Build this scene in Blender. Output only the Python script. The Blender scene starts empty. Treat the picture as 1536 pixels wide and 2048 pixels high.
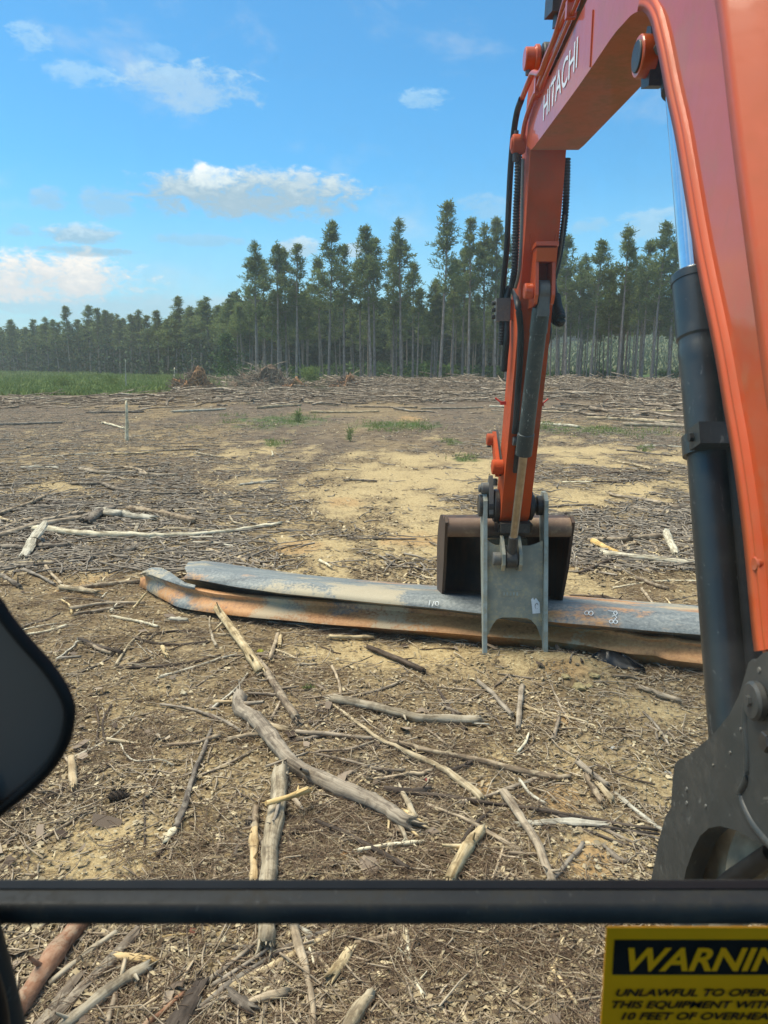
import bpy, bmesh, math, random
import numpy as np
from mathutils import Vector, Matrix

random.seed(7)
RNG = np.random.default_rng(11)
SC = bpy.context.scene
COL = SC.collection

# ------------------------------------------------------------------ camera, sky, sun, exposure
EYE = 2.2
PITCH = math.radians(10.88)
FPX = 1540.0
cam = bpy.data.cameras.new("camera")
cam.sensor_fit = 'VERTICAL'
cam.sensor_height = 36.0
cam.lens = 36.0 * FPX / 2048.0
cam.clip_start = 0.02
cam.clip_end = 6000
cam.dof.use_dof = True
cam.dof.focus_distance = 8.0
cam.dof.aperture_fstop = 8.0
camo = bpy.data.objects.new("camera", cam)
camo.location = (0, 0, EYE)
camo.rotation_euler = (math.pi / 2 - PITCH, 0, 0)
COL.objects.link(camo)
SC.camera = camo

SUN_EL = math.radians(67)
SUN_AZ = math.radians(-72)          # measured from +Y towards +X: to the left of the view
sun = bpy.data.lights.new("sun", 'SUN')
sun.energy = 4.6
sun.angle = math.radians(38)
sun.color = (1.0, 0.90, 0.72)
suno = bpy.data.objects.new("sun", sun)
sd = Vector((math.sin(SUN_AZ) * math.cos(SUN_EL), math.cos(SUN_AZ) * math.cos(SUN_EL), math.sin(SUN_EL)))
suno.rotation_euler = (-sd).to_track_quat('-Z', 'Y').to_euler()
COL.objects.link(suno)

vs = SC.view_settings
vs.view_transform = 'Standard'
vs.look = 'None'
vs.gamma = 1.0
vs.use_curve_mapping = False
vs.exposure = 0.3
SKY_STRENGTH = 0.14

SC.cycles.max_bounces = 6
SC.cycles.diffuse_bounces = 3
SC.cycles.glossy_bounces = 3
SC.cycles.transparent_max_bounces = 12
SC.cycles.caustics_reflective = False
SC.cycles.caustics_refractive = False
SC.cycles.use_denoising = True


class Ex:
    """A float socket with arithmetic."""
    def __init__(self, nt, s):
        self.nt, self.s = nt, s

    def op(self, kind, *others, clamp=False):
        n = self.nt.nodes.new('ShaderNodeMath')
        n.operation = kind
        n.use_clamp = clamp
        for i, o in enumerate((self,) + others):
            if isinstance(o, Ex):
                self.nt.links.new(o.s, n.inputs[i])
            else:
                n.inputs[i].default_value = float(o)
        return Ex(self.nt, n.outputs[0])

    def __add__(self, o): return self.op('ADD', o)
    def __sub__(self, o): return self.op('SUBTRACT', o)
    def __mul__(self, o): return self.op('MULTIPLY', o)
    def __truediv__(self, o): return self.op('DIVIDE', o)
    def sq(self): return self.op('MULTIPLY', self)
    def max(self, o): return self.op('MAXIMUM', o)
    def min(self, o): return self.op('MINIMUM', o)
    def clamp(self): return self.op('ADD', 0.0, clamp=True)

    def step(self, a, b):
        n = self.nt.nodes.new('ShaderNodeMapRange')
        n.interpolation_type = 'SMOOTHSTEP'
        self.nt.links.new(self.s, n.inputs[0])
        n.inputs[1].default_value = a
        n.inputs[2].default_value = b
        return Ex(self.nt, n.outputs[0])


def new_noise(nt, vec, scale, detail=4.0, rough=0.55, dist=0.0):
    n = nt.nodes.new('ShaderNodeTexNoise')
    n.inputs['Scale'].default_value = scale
    n.inputs['Detail'].default_value = detail
    n.inputs['Roughness'].default_value = rough
    n.inputs['Distortion'].default_value = dist
    if vec is not None:
        nt.links.new(vec, n.inputs['Vector'])
    return Ex(nt, n.outputs[0])


def mix_rgb(nt, f, a, b, mode='MIX'):
    n = nt.nodes.new('ShaderNodeMix')
    n.data_type = 'RGBA'
    n.blend_type = mode
    for sock, v in ((n.inputs[0], f), (n.inputs[6], a), (n.inputs[7], b)):
        if isinstance(v, Ex):
            nt.links.new(v.s, sock)
        elif isinstance(v, (int, float)):
            sock.default_value = v
        elif isinstance(v, (tuple, list)):
            sock.default_value = (v[0], v[1], v[2], 1.0)
        else:
            nt.links.new(v, sock)
    return n.outputs[2]


def build_world():
    w = bpy.data.worlds.new("World")
    SC.world = w
    w.use_nodes = True
    nt = w.node_tree
    nt.nodes.clear()
    out = nt.nodes.new('ShaderNodeOutputWorld')
    bg = nt.nodes.new('ShaderNodeBackground')
    nt.links.new(bg.outputs[0], out.inputs[0])
    sky = nt.nodes.new('ShaderNodeTexSky')
    sky.sky_type = 'NISHITA'
    sky.sun_disc = False
    sky.sun_elevation = SUN_EL
    sky.sun_rotation = SUN_AZ
    sky.air_density = 1.0
    sky.dust_density = 0.6
    sky.ozone_density = 1.6
    bg.inputs['Strength'].default_value = SKY_STRENGTH
    tint = mix_rgb(nt, 1.0, sky.outputs[0], SKY_TINT, 'MULTIPLY')
    tc = nt.nodes.new('ShaderNodeTexCoord')
    sep = nt.nodes.new('ShaderNodeSeparateXYZ')
    nt.links.new(tc.outputs['Generated'], sep.inputs[0])
    x, y, z = (Ex(nt, sep.outputs[i]) for i in range(3))
    az = x.op('ARCTAN2', y)
    el = z.op('ARCSINE')
    vec = nt.nodes.new('ShaderNodeCombineXYZ')
    nt.links.new(az.s, vec.inputs[0])
    nt.links.new((el * 1.9).s, vec.inputs[1])
    n1 = new_noise(nt, vec.outputs[0], 24.0, 8.0, 0.62, 0.5)
    n2 = new_noise(nt, vec.outputs[0], 70.0, 7.0, 0.65, 0.4)
    wob = (n1 - 0.5) * 4.2 + (n2 - 0.5) * 2.2
    col = tint
    s = 1.0 / SKY_STRENGTH
    # everywhere: thin fair-weather clouds, more added overhead out of view to whiten ambient light
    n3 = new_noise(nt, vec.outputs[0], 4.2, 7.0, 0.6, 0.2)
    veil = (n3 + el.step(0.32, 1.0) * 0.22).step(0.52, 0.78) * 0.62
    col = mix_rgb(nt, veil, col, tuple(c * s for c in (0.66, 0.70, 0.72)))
    low = el.op('ABSOLUTE').step(0.24, 0.0) * 0.60
    col = mix_rgb(nt, low, col, tuple(c * s for c in (0.44, 0.63, 0.75)))
    for px, py, hw, hu, hd, dens, top, base, sh in CLOUDS:
        dx, vv = (px - 768) / FPX, (1024 - py) / FPX
        dy, dz = math.cos(PITCH) + vv * math.sin(PITCH), -math.sin(PITCH) + vv * math.cos(PITCH)
        L = math.sqrt(dx * dx + dy * dy + dz * dz)
        a0, e0 = math.atan2(dx, dy), math.asin(dz / L)
        k = 1.0 / (FPX * (1 + dx * dx + vv * vv) ** 0.5)
        a, e = az - a0, el - e0
        ua = a / (hw * k)
        ue = e.max(0.0) / (hu * k) - e.min(0.0) / (hd * k)
        r = ua.sq() + ue.sq()
        d = (r * -1.0 + 1.08 + wob * sh).step(-0.05, 1.0) * dens
        h = ((e / (hu * k)) + (n2 - 0.5) * 2.4 + (n1 - 0.5) * 2.2).step(-0.25, 1.25)
        cc = mix_rgb(nt, h, tuple(c * s for c in base), tuple(c * s for c in top))
        col = mix_rgb(nt, d, col, cc)
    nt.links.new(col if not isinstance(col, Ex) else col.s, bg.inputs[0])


SKY_TINT = (0.37, 0.88, 1.09)
W_, G_ = (0.86, 0.90, 0.92), (0.30, 0.44, 0.56)
CLOUDS = [  # photo column, row, half width, half height up, down, density, top, base, raggedness
    (250, 612, 420, 30, 40, 0.55, (0.48, 0.62, 0.72), (0.40, 0.55, 0.66), 0.7),
    (105, 562, 185, 66, 46, 0.97, (0.92, 0.86, 0.80), (0.66, 0.68, 0.70), 0.8),
    (165, 500, 110, 8, 12, 0.6, (0.36, 0.52, 0.62), (0.28, 0.44, 0.56), 0.9),
    (505, 388, 250, 54, 54, 0.98, (0.60, 0.70, 0.74), (0.34, 0.48, 0.58), 0.65),
    (428, 352, 58, 26, 26, 0.95, (0.92, 0.95, 0.95), (0.70, 0.78, 0.80), 0.7),
    (612, 355, 34, 24, 24, 0.75, (0.72, 0.80, 0.84), (0.48, 0.60, 0.68), 0.7),
    (385, 168, 145, 42, 50, 0.62, (0.50, 0.68, 0.80), (0.40, 0.58, 0.74), 0.9),
    (320, 112, 60, 20, 20, 0.30, (0.44, 0.66, 0.84), (0.40, 0.60, 0.80), 0.9),
    (165, 152, 78, 26, 24, 0.50, (0.46, 0.68, 0.84), (0.40, 0.62, 0.80), 1.0),
    (60, 82, 44, 34, 34, 0.50, (0.46, 0.68, 0.84), (0.40, 0.62, 0.80), 1.0),
    (850, 198, 52, 22, 20, 0.55, (0.46, 0.68, 0.84), (0.38, 0.60, 0.78), 0.9),
    (168, 470, 86, 24, 18, 0.8, (0.62, 0.74, 0.80), (0.32, 0.48, 0.60), 0.7),
    (95, 396, 42, 24, 24, 0.55, (0.44, 0.58, 0.70), (0.32, 0.50, 0.64), 0.9),
    (218, 402, 62, 32, 36, 0.55, (0.40, 0.56, 0.68), (0.32, 0.50, 0.64), 0.9),
    (36, 464, 34, 16, 12, 0.5, (0.42, 0.56, 0.66), (0.32, 0.48, 0.60), 0.8),
    (400, 480, 95, 14, 12, 0.4, (0.40, 0.56, 0.68), (0.32, 0.50, 0.62), 0.9),
    (592, 492, 52, 20, 22, 0.75, (0.66, 0.76, 0.80), (0.44, 0.58, 0.68), 0.8),
    (705, 498, 26, 16, 20, 0.75, (0.66, 0.76, 0.80), (0.48, 0.60, 0.70), 0.8),
    (975, 412, 66, 24, 24, 0.35, (0.46, 0.62, 0.74), (0.38, 0.56, 0.70), 0.9),
    (1310, 448, 86, 30, 30, 0.5, (0.52, 0.68, 0.78), (0.42, 0.60, 0.72), 0.9),
    (1180, 452, 40, 18, 14, 0.4, (0.44, 0.60, 0.72), (0.36, 0.54, 0.68), 0.9),
]
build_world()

# ------------------------------------------------------------------ geometry of the view, for measuring the photograph
CP, SP = math.cos(PITCH), math.sin(PITCH)


def ray(px, py):
    v = (1024 - py) / FPX
    return ((px - 768) / FPX, CP + v * SP, -SP + v * CP)


def on_x(px, py, X):
    d = ray(px, py)
    t = X / d[0]
    return Vector((X, d[1] * t, EYE + d[2] * t))


def on_y(px, py, Y):
    d = ray(px, py)
    t = Y / d[1]
    return Vector((d[0] * t, Y, EYE + d[2] * t))


def on_z(px, py, Z):
    d = ray(px, py)
    t = (Z - EYE) / d[2]
    return Vector((d[0] * t, d[1] * t, Z))


def project(p):
    x, y, z = p[0], p[1], p[2] - EYE
    d = y * CP - z * SP
    u = y * SP + z * CP
    return 768 + FPX * x / d, 1024 - FPX * u / d


# ------------------------------------------------------------------ noise and terrain
def _hash(ix, iy, s):
    v = np.sin(ix * 127.1 + iy * 311.7 + s * 74.7) * 43758.5453
    return v - np.floor(v)


def vnoise(x, y, s=0):
    ix, iy = np.floor(x), np.floor(y)
    fx, fy = x - ix, y - iy
    fx = fx * fx * (3 - 2 * fx)
    fy = fy * fy * (3 - 2 * fy)
    a, b = _hash(ix, iy, s), _hash(ix + 1, iy, s)
    c, d = _hash(ix, iy + 1, s), _hash(ix + 1, iy + 1, s)
    return (a * (1 - fx) + b * fx) * (1 - fy) + (c * (1 - fx) + d * fx) * fy


def fbm(x, y, s=0, n=4):
    t, a, tot = 0.0, 0.5, 0.0
    for i in range(n):
        t = t + a * vnoise(x * 2 ** i, y * 2 ** i, s + i * 13)
        tot += a
        a *= 0.5
    return t / tot


def sstep(a, b, x):
    t = np.clip((x - a) / (b - a), 0, 1)
    return t * t * (3 - 2 * t)


MOUND = [(Vector((1.21, 5.42, 0)), 0.26, 0.085), (Vector((0.80, 5.46, 0)), 0.22, 0.06), (Vector((1.5, 5.3, 0)), 0.2, 0.05)]


def HT(x, y):
    x = np.asarray(x, float)
    y = np.asarray(y, float)
    near = 1 - sstep(20, 60, y)
    h = (fbm(x * 0.45, y * 0.45, 3) - 0.5) * 0.07 * near
    h = h + (fbm(x * 2.3, y * 2.3, 5, 3) - 0.5) * 0.035 * near
    h = h + (vnoise(x * 11, y * 11, 8) - 0.5) * 0.020 * near
    h = h + (vnoise(x * 19, y * 19, 12) - 0.5) * 0.014 * (1 - sstep(9, 16, y))
    for c, r, a in MOUND:
        h = h + a * np.exp(-((x - c.x) ** 2 + (y - c.y) ** 2) / (r * r))
    side = sstep(0.10, 0.30, x / np.maximum(y, 1.0))
    h = h + side * sstep(118, 330, y) * 13.0
    h = h + (fbm(x * 0.02, y * 0.02, 9) - 0.5) * 0.5 * sstep(60, 120, y)
    h = h - sstep(300, 1200, y) * (1 - side) * 6.0
    return h


def on_ground(px, py, dz=0.0):
    z = 0.0
    for _ in range(5):
        p = on_z(px, py, min(z + dz, 1.9))
        z = float(HT(p.x, p.y))
    return Vector((p.x, p.y, z + dz))


def ellipses(spec):
    out = []
    for px, py, hw, hh in spec:
        c = on_z(px, py, 0)
        a, b = on_z(px, py - hh, 0), on_z(px, py + hh, 0)
        out.append((c.x, (a.y + b.y) / 2, hw * c.y / FPX, abs(a.y - b.y) / 2))
    return out


CLAY_E = ellipses([(830, 965, 300, 46), (740, 1020, 230, 70), (850, 1085, 180, 45), (650, 1090, 110, 32), (110, 972, 80, 13),
                   (1240, 915, 190, 35), (1290, 985, 170, 30), (1180, 1000, 120, 26), (50, 1735, 210, 60), (150, 1665, 120, 30),
                   (1200, 1490, 110, 60), (1310, 1565, 80, 75), (1190, 1700, 120, 100), (1290, 1425, 130, 40), (1150, 1340, 140, 28),
                   (640, 1300, 170, 32), (830, 1310, 120, 26), (500, 905, 120, 14), (1200, 1160, 90, 30), (880, 925, 190, 22)])
ORANGE_E = ellipses([(965, 1578, 32, 24), (1110, 1600, 60, 40), (960, 1705, 34, 44), (1170, 1130, 90, 14), (690, 1005, 50, 12),
                     (600, 1095, 60, 18), (1130, 1352, 70, 16), (1130, 1440, 40, 24), (830, 1085, 90, 18), (1180, 1720, 70, 60),
                     (820, 838, 40, 8), (170, 1180, 90, 26), (690, 772, 60, 10)])
GREEN_E = ellipses([(800, 853, 130, 14), (550, 845, 150, 20), (900, 885, 40, 8), (935, 918, 46, 9), (1190, 862, 190, 16), (545, 888, 36, 10)])


def masks(x, y):
    x = np.asarray(x, float)
    y = np.asarray(y, float)

    def blob(E):
        m = np.zeros_like(x)
        for cx, cy, rx, ry in E:
            q = ((x - cx) / rx) ** 2 + ((y - cy) / ry) ** 2
            m = np.maximum(m, np.exp(-q * 1.1))
        return m
    sc = 1.0 / (0.35 + 0.05 * np.maximum(y, 0))
    n = fbm(x * 1.6, y * 0.9, 21, 4)
    n2 = fbm(x * 5.0, y * 3.0, 25, 3)
    far = 1 - sstep(24, 40, y)
    clay = np.clip(blob(CLAY_E) * 0.95 + (n - 0.52) * 2.0 + (n2 - 0.5) * 0.9, 0, 1) * far
    orange = np.clip(blob(ORANGE_E) * 1.3 + (n2 - 0.62) * 1.3, 0, 1)
    left = 1 - sstep(-0.085, -0.03, x / np.maximum(y, 1))
    green = np.clip(blob(GREEN_E) * 0.9 + (n2 - 0.55) * 1.2, 0, 1) * 0.75
    green = np.maximum(green, sstep(55, 66, y) * left)
    green = np.maximum(green, sstep(100, 120, y))
    return clay, orange, green


# ------------------------------------------------------------------ mesh helpers
def np_mesh(name, V, F, smooth=False):
    me = bpy.data.meshes.new(name)
    V = np.asarray(V, np.float32)
    F = np.asarray(F, np.int32)
    m, k = F.shape
    me.vertices.add(len(V))
    me.vertices.foreach_set('co', V.ravel())
    me.loops.add(m * k)
    me.loops.foreach_set('vertex_index', F.ravel())
    me.polygons.add(m)
    me.polygons.foreach_set('loop_start', np.arange(0, m * k, k, dtype=np.int32))
    if smooth:
        me.polygons.foreach_set('use_smooth', np.ones(m, bool))
    me.update(calc_edges=True)
    return me


def fattr(me, name, arr, domain='FACE'):
    a = me.attributes.new(name, 'FLOAT', domain)
    a.data.foreach_set('value', np.asarray(arr, np.float32))


def vattr(me, name, arr):
    a = me.attributes.new(name, 'FLOAT_VECTOR', 'POINT')
    a.data.foreach_set('vector', np.asarray(arr, np.float32).ravel())


def tubes_np(P, R, sides):
    """P (n,k,3) axes, R (n,k) radii -> V, F, tc."""
    n, k, _ = P.shape
    T = np.gradient(P, axis=1)
    T /= np.linalg.norm(T, axis=2, keepdims=True) + 1e-9
    mean = np.abs(T[:, :, 2]).mean(1)
    ref = np.where((mean > 0.8)[:, None, None], np.array([1.0, 0, 0]), np.array([0, 0, 1.0]))
    U = np.cross(T, ref)
    U /= np.linalg.norm(U, axis=2, keepdims=True) + 1e-9
    W = np.cross(T, U)
    a = np.linspace(0, 2 * np.pi, sides, endpoint=False)
    ca, sa = np.cos(a), np.sin(a)
    off = U[:, :, None, :] * ca[None, None, :, None] + W[:, :, None, :] * sa[None, None, :, None]
    V = P[:, :, None, :] + off * R[:, :, None, None]
    L = np.concatenate([np.zeros((n, 1)), np.cumsum(np.linalg.norm(np.diff(P, axis=1), axis=2), axis=1)], axis=1)
    off0 = np.random.default_rng(3).random((n, 1)) * 50
    tc = np.stack(np.broadcast_arrays((ca[None, None, :] * R[:, :, None]), (sa[None, None, :] * R[:, :, None]), (L + off0)[:, :, None]), axis=-1)
    idx = np.arange(n * k * sides).reshape(n, k, sides)
    nx = np.roll(idx, -1, axis=2)
    F = np.stack([idx[:, :-1], nx[:, :-1], nx[:, 1:], idx[:, 1:]], axis=-1).reshape(-1, 4)
    return V.reshape(-1, 3), F, tc.reshape(-1, 3)


def link(name, me, mat=None, parent=None):
    o = bpy.data.objects.new(name, me)
    COL.objects.link(o)
    if mat is not None and me is not None:
        me.materials.append(mat)
    if parent is not None:
        o.parent = parent
    return o


def tag(o, label=None, cat=None, group=None, kind=None):
    if label: o['label'] = label
    if cat: o['category'] = cat
    if group: o['group'] = group
    if kind: o['kind'] = kind
    return o


def empty(name, loc=(0, 0, 0)):
    o = bpy.data.objects.new(name, None)
    o.location = loc
    o.empty_display_size = 0.2
    COL.objects.link(o)
    return o


def catmull(pts, per=6):
    P = [np.array(p, float) for p in pts]
    P = [2 * P[0] - P[1]] + P + [2 * P[-1] - P[-2]]
    out = []
    for i in range(1, len(P) - 2):
        for j in range(per):
            t = j / per
            p0, p1, p2, p3 = P[i - 1], P[i], P[i + 1], P[i + 2]
            out.append(0.5 * (2 * p1 + (p2 - p0) * t + (2 * p0 - 5 * p1 + 4 * p2 - p3) * t * t + (3 * p1 - p0 - 3 * p2 + p3) * t ** 3))
    out.append(P[-2])
    return np.array(out)


# ------------------------------------------------------------------ materials
def base_mat(name, rough=0.7, spec=0.3):
    m = bpy.data.materials.new(name)
    m.use_nodes = True
    nt = m.node_tree
    b = nt.nodes['Principled BSDF']
    b.inputs['Roughness'].default_value = rough
    b.inputs['Specular IOR Level'].default_value = spec
    return m, nt, b


def obj_vec(nt):
    return nt.nodes.new('ShaderNodeTexCoord').outputs['Object']


def attr_vec(nt, name, out='Vector'):
    n = nt.nodes.new('ShaderNodeAttribute')
    n.attribute_name = name
    return n.outputs[out]


def ramp(nt, fac, stops):
    n = nt.nodes.new('ShaderNodeValToRGB')
    e = n.color_ramp.elements
    while len(e) < len(stops):
        e.new(0.5)
    for el, (p, c) in zip(e, stops):
        el.position = p
        el.color = (c[0], c[1], c[2], 1)
    nt.links.new(fac.s if isinstance(fac, Ex) else fac, n.inputs[0])
    return n.outputs[0]


def mapping(nt, vec, scale):
    n = nt.nodes.new('ShaderNodeMapping')
    n.inputs['Scale'].default_value = scale
    nt.links.new(vec, n.inputs['Vector'])
    return n.outputs[0]


def bump(nt, b, h, strength=0.4, dist=0.01):
    n = nt.nodes.new('ShaderNodeBump')
    n.inputs['Strength'].default_value = strength
    n.inputs['Distance'].default_value = dist
    nt.links.new(h.s, n.inputs['Height'])
    nt.links.new(n.outputs[0], b.inputs['Normal'])


def setc(nt, b, c):
    nt.links.new(c, b.inputs['Base Color'])


def paint_mat(name, c, c2, rough, dust=(0.30, 0.24, 0.16), dusty=0.25, coat=0.0, metallic=0.0, spec=0.5, scratch=0.0, scr_col=(0.5, 0.48, 0.42), scale=1.0, streak=(1, 1, 1)):
    """Painted or worn metal: two close tones, dust in patches, scratches."""
    m, nt, b = base_mat(name, rough, spec)
    v = obj_vec(nt)
    vs_ = mapping(nt, v, streak)
    n1 = new_noise(nt, vs_, 2.3 * scale, 5)
    n2 = new_noise(nt, vs_, 17.0 * scale, 6, 0.65)
    col = mix_rgb(nt, n1.step(0.3, 0.7), c, c2)
    dmask = (n1 * 0.5 + n2 * 0.5).step(0.46, 0.64) * dusty
    col = mix_rgb(nt, dmask, col, dust)
    if scratch:
        vm = mapping(nt, v, (9, 2.5, 2.5))
        n3 = new_noise(nt, vm, 6.0 * scale, 5, 0.7, 1.5)
        col = mix_rgb(nt, n3.step(0.625, 0.68) * scratch, col, scr_col)
    setc(nt, b, col)
    nt.links.new((n2 * 0.25 + (rough - 0.12) + dmask * 0.4).clamp().s, b.inputs['Roughness'])
    b.inputs['Metallic'].default_value = metallic
    if coat:
        b.inputs['Coat Weight'].default_value = coat
        b.inputs['Coat Roughness'].default_value = 0.06
        b.inputs['Coat IOR'].default_value = 1.55
    bump(nt, b, n2, 0.08, 0.004)
    return m


def plain_mat(name, c, rough=0.6, spec=0.3, metallic=0.0, var=0.25, scale=20.0):
    m, nt, b = base_mat(name, rough, spec)
    n = new_noise(nt, obj_vec(nt), scale, 5)
    lo = tuple(max(0, x * (1 - var)) for x in c)
    hi = tuple(min(1, x * (1 + var)) for x in c)
    setc(nt, b, mix_rgb(nt, n.step(0.3, 0.7), lo, hi))
    b.inputs['Metallic'].default_value = metallic
    return m


def wood_mat(name, lo, mid, hi, patch=None, patch_amt=0.4, grain=60.0, stretch=0.06, bumpy=0.5):
    m, nt, b = base_mat(name, 0.8, 0.15)
    v = attr_vec(nt, 'tc')
    g = new_noise(nt, mapping(nt, v, (1, 1, stretch)), grain, 6, 0.65, 0.4)
    big = new_noise(nt, v, 7.0, 5, 0.6)
    oi = nt.nodes.new('ShaderNodeObjectInfo')
    rnd = Ex(nt, oi.outputs['Random'])
    col = ramp(nt, g * 0.75 + big * 0.45 - 0.10, [(0.36, lo), (0.5, mid), (0.66, hi)])
    if patch:
        p = new_noise(nt, v, 13.0, 6, 0.7)
        col = mix_rgb(nt, p.step(0.50, 0.62) * patch_amt, col, patch)
    hsv = nt.nodes.new('ShaderNodeHueSaturation')
    nt.links.new(col, hsv.inputs['Color'])
    nt.links.new((rnd * 0.5 + 0.75).s, hsv.inputs['Value'])
    nt.links.new((rnd * 0.4 + 0.75).s, hsv.inputs['Saturation'])
    setc(nt, b, hsv.outputs[0])
    bump(nt, b, g, bumpy, 0.006)
    return m


def rnd_mat(name, stops, rough=0.8, transl=0.0, attr='rnd', sat=1.0):
    """Colour by a random number stored per face (chips, needles, leaves)."""
    m, nt, b = base_mat(name, rough, 0.15)
    col = ramp(nt, attr_vec(nt, attr, 'Fac'), stops)
    setc(nt, b, col)
    if transl:
        t = nt.nodes.new('ShaderNodeBsdfTranslucent')
        nt.links.new(col, t.inputs[0])
        mx = nt.nodes.new('ShaderNodeMixShader')
        mx.inputs[0].default_value = transl
        nt.links.new(b.outputs[0], mx.inputs[1])
        nt.links.new(t.outputs[0], mx.inputs[2])
        nt.links.new(mx.outputs[0], nt.nodes['Material Output'].inputs[0])
    return m


M = {}
M['orange'] = paint_mat('orange_paint', (0.56, 0.082, 0.013), (0.48, 0.066, 0.010), 0.44, dusty=0.38, dust=(0.42, 0.17, 0.085), coat=0.65, spec=0.2, scratch=0.18, scr_col=(0.22, 0.05, 0.02))
M['orange_flat'] = paint_mat('orange_edge_paint', (0.64, 0.10, 0.02), (0.56, 0.085, 0.016), 0.5, dusty=0.2, dust=(0.42, 0.17, 0.08), spec=0.3, coat=0.12)
M['orange_worn'] = paint_mat('worn_orange_paint', (0.56, 0.085, 0.02), (0.44, 0.068, 0.02), 0.55, dusty=0.35, dust=(0.28, 0.12, 0.05), scratch=0.4, scr_col=(0.10, 0.04, 0.025), scale=2, spec=0.15)
M['brown_under'] = paint_mat('brown_underside', (0.42, 0.12, 0.05), (0.36, 0.13, 0.07), 0.6, dusty=0.6, dust=(0.26, 0.18, 0.11), scale=2)
M['cyl_dark'] = paint_mat('dark_cylinder_paint', (0.012, 0.017, 0.020), (0.017, 0.023, 0.026), 0.36, dusty=0.12, dust=(0.10, 0.10, 0.09), coat=0.15, scratch=0.25, scr_col=(0.3, 0.3, 0.28))
M['thumb'] = paint_mat('worn_grey_steel', (0.21, 0.215, 0.175), (0.33, 0.315, 0.24), 0.55, dusty=1.0, dust=(0.46, 0.38, 0.23), spec=0.6, scratch=0.5, scr_col=(0.30, 0.31, 0.27), scale=2.4)
M['thumb_edge'] = paint_mat('chipped_plate_edge', (0.36, 0.40, 0.36), (0.26, 0.28, 0.24), 0.5, dusty=0.7, dust=(0.32, 0.27, 0.17), scratch=0.6, scr_col=(0.5, 0.5, 0.44), scale=5)
M['thumb_cyl'] = paint_mat('scraped_cylinder', (0.030, 0.045, 0.045), (0.045, 0.06, 0.058), 0.38, dusty=0.2, scratch=1.0, scr_col=(0.42, 0.46, 0.43), scale=1.6)
M['rust_dark'] = paint_mat('dark_rusty_steel', (0.040, 0.024, 0.016), (0.07, 0.038, 0.022), 0.6, dusty=0.35, dust=(0.16, 0.08, 0.04), scale=2, streak=(3, 3, 0.5))
M['rust_lip'] = paint_mat('brown_bucket_steel', (0.16, 0.095, 0.06), (0.21, 0.13, 0.085), 0.6, dusty=0.7, dust=(0.33, 0.24, 0.15), scale=2)
M['bracket'] = paint_mat('dark_bracket_paint', (0.030, 0.036, 0.036), (0.045, 0.046, 0.043), 0.5, dusty=0.4, dust=(0.11, 0.092, 0.068), scratch=0.4, scr_col=(0.25, 0.25, 0.23), scale=1.5)
M['black_metal'] = paint_mat('greasy_black_metal', (0.018, 0.018, 0.018), (0.035, 0.033, 0.03), 0.45, dusty=0.4, dust=(0.12, 0.10, 0.07), scale=4)
M['grey_metal'] = paint_mat('grey_cast_metal', (0.13, 0.13, 0.12), (0.09, 0.09, 0.085), 0.5, dusty=0.5, dust=(0.24, 0.21, 0.15), scale=4)
M['chrome'] = plain_mat('polished_chrome', (0.72, 0.74, 0.76), 0.12, 0.5, 1.0, 0.04)
M['rod'] = plain_mat('dull_rod_steel', (0.42, 0.38, 0.32), 0.3, 0.5, 1.0, 0.15)
M['rubber'] = plain_mat('black_rubber', (0.018, 0.02, 0.021), 0.5, 0.35)
M['plastic'] = plain_mat('black_cab_plastic', (0.008, 0.008, 0.008), 0.55, 0.25)
M['cab_grey'] = paint_mat('dark_grey_cab_frame', (0.024, 0.026, 0.025), (0.034, 0.036, 0.033), 0.55, dusty=0.6, dust=(0.065, 0.057, 0.042), scratch=0.5, scr_col=(0.16, 0.155, 0.14), scale=5, spec=0.35)
M['white'] = plain_mat('white_print', (0.80, 0.80, 0.80), 0.45, 0.4, 0, 0.04)
M['fabric'] = plain_mat('grey_canvas_boot', (0.34, 0.30, 0.22), 0.85, 0.1, 0, 0.35, 9)
M['yellow'] = plain_mat('yellow_sticker', (0.98, 0.40, 0.003), 0.5, 0.3, 0, 0.03)
M['ink'] = plain_mat('black_print', (0.012, 0.011, 0.010), 0.55, 0.2)
M['chalk'] = plain_mat('chalk_mark', (0.75, 0.78, 0.78), 0.9, 0.1)

M['w_pale'] = wood_mat('pale_bare_wood', (0.20, 0.145, 0.075), (0.46, 0.36, 0.21), (0.66, 0.55, 0.36), (0.14, 0.10, 0.06), 0.55)
M['w_grey'] = wood_mat('weathered_grey_wood', (0.13, 0.10, 0.072), (0.34, 0.275, 0.195), (0.52, 0.43, 0.31), (0.13, 0.10, 0.07), 0.55)
M['w_bark'] = wood_mat('brown_bark', (0.06, 0.045, 0.034), (0.18, 0.14, 0.10), (0.36, 0.29, 0.21), (0.46, 0.39, 0.28), 0.55, 40, 0.15)
M['w_dark'] = wood_mat('dark_bark', (0.035, 0.026, 0.02), (0.085, 0.062, 0.045), (0.17, 0.13, 0.095), None, 0.4, 45, 0.12)
M['w_red'] = wood_mat('red_pine_bark', (0.12, 0.065, 0.042), (0.25, 0.135, 0.085), (0.38, 0.25, 0.17), (0.36, 0.28, 0.20), 0.6, 22, 0.5, 0.9)
M['w_white'] = wood_mat('bleached_split_wood', (0.24, 0.20, 0.13), (0.56, 0.50, 0.36), (0.76, 0.70, 0.53), (0.22, 0.18, 0.12), 0.45)
M['w_yellow'] = wood_mat('fresh_yellow_wood', (0.34, 0.22, 0.09), (0.56, 0.40, 0.19), (0.68, 0.52, 0.29), (0.2, 0.13, 0.07), 0.3)


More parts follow.
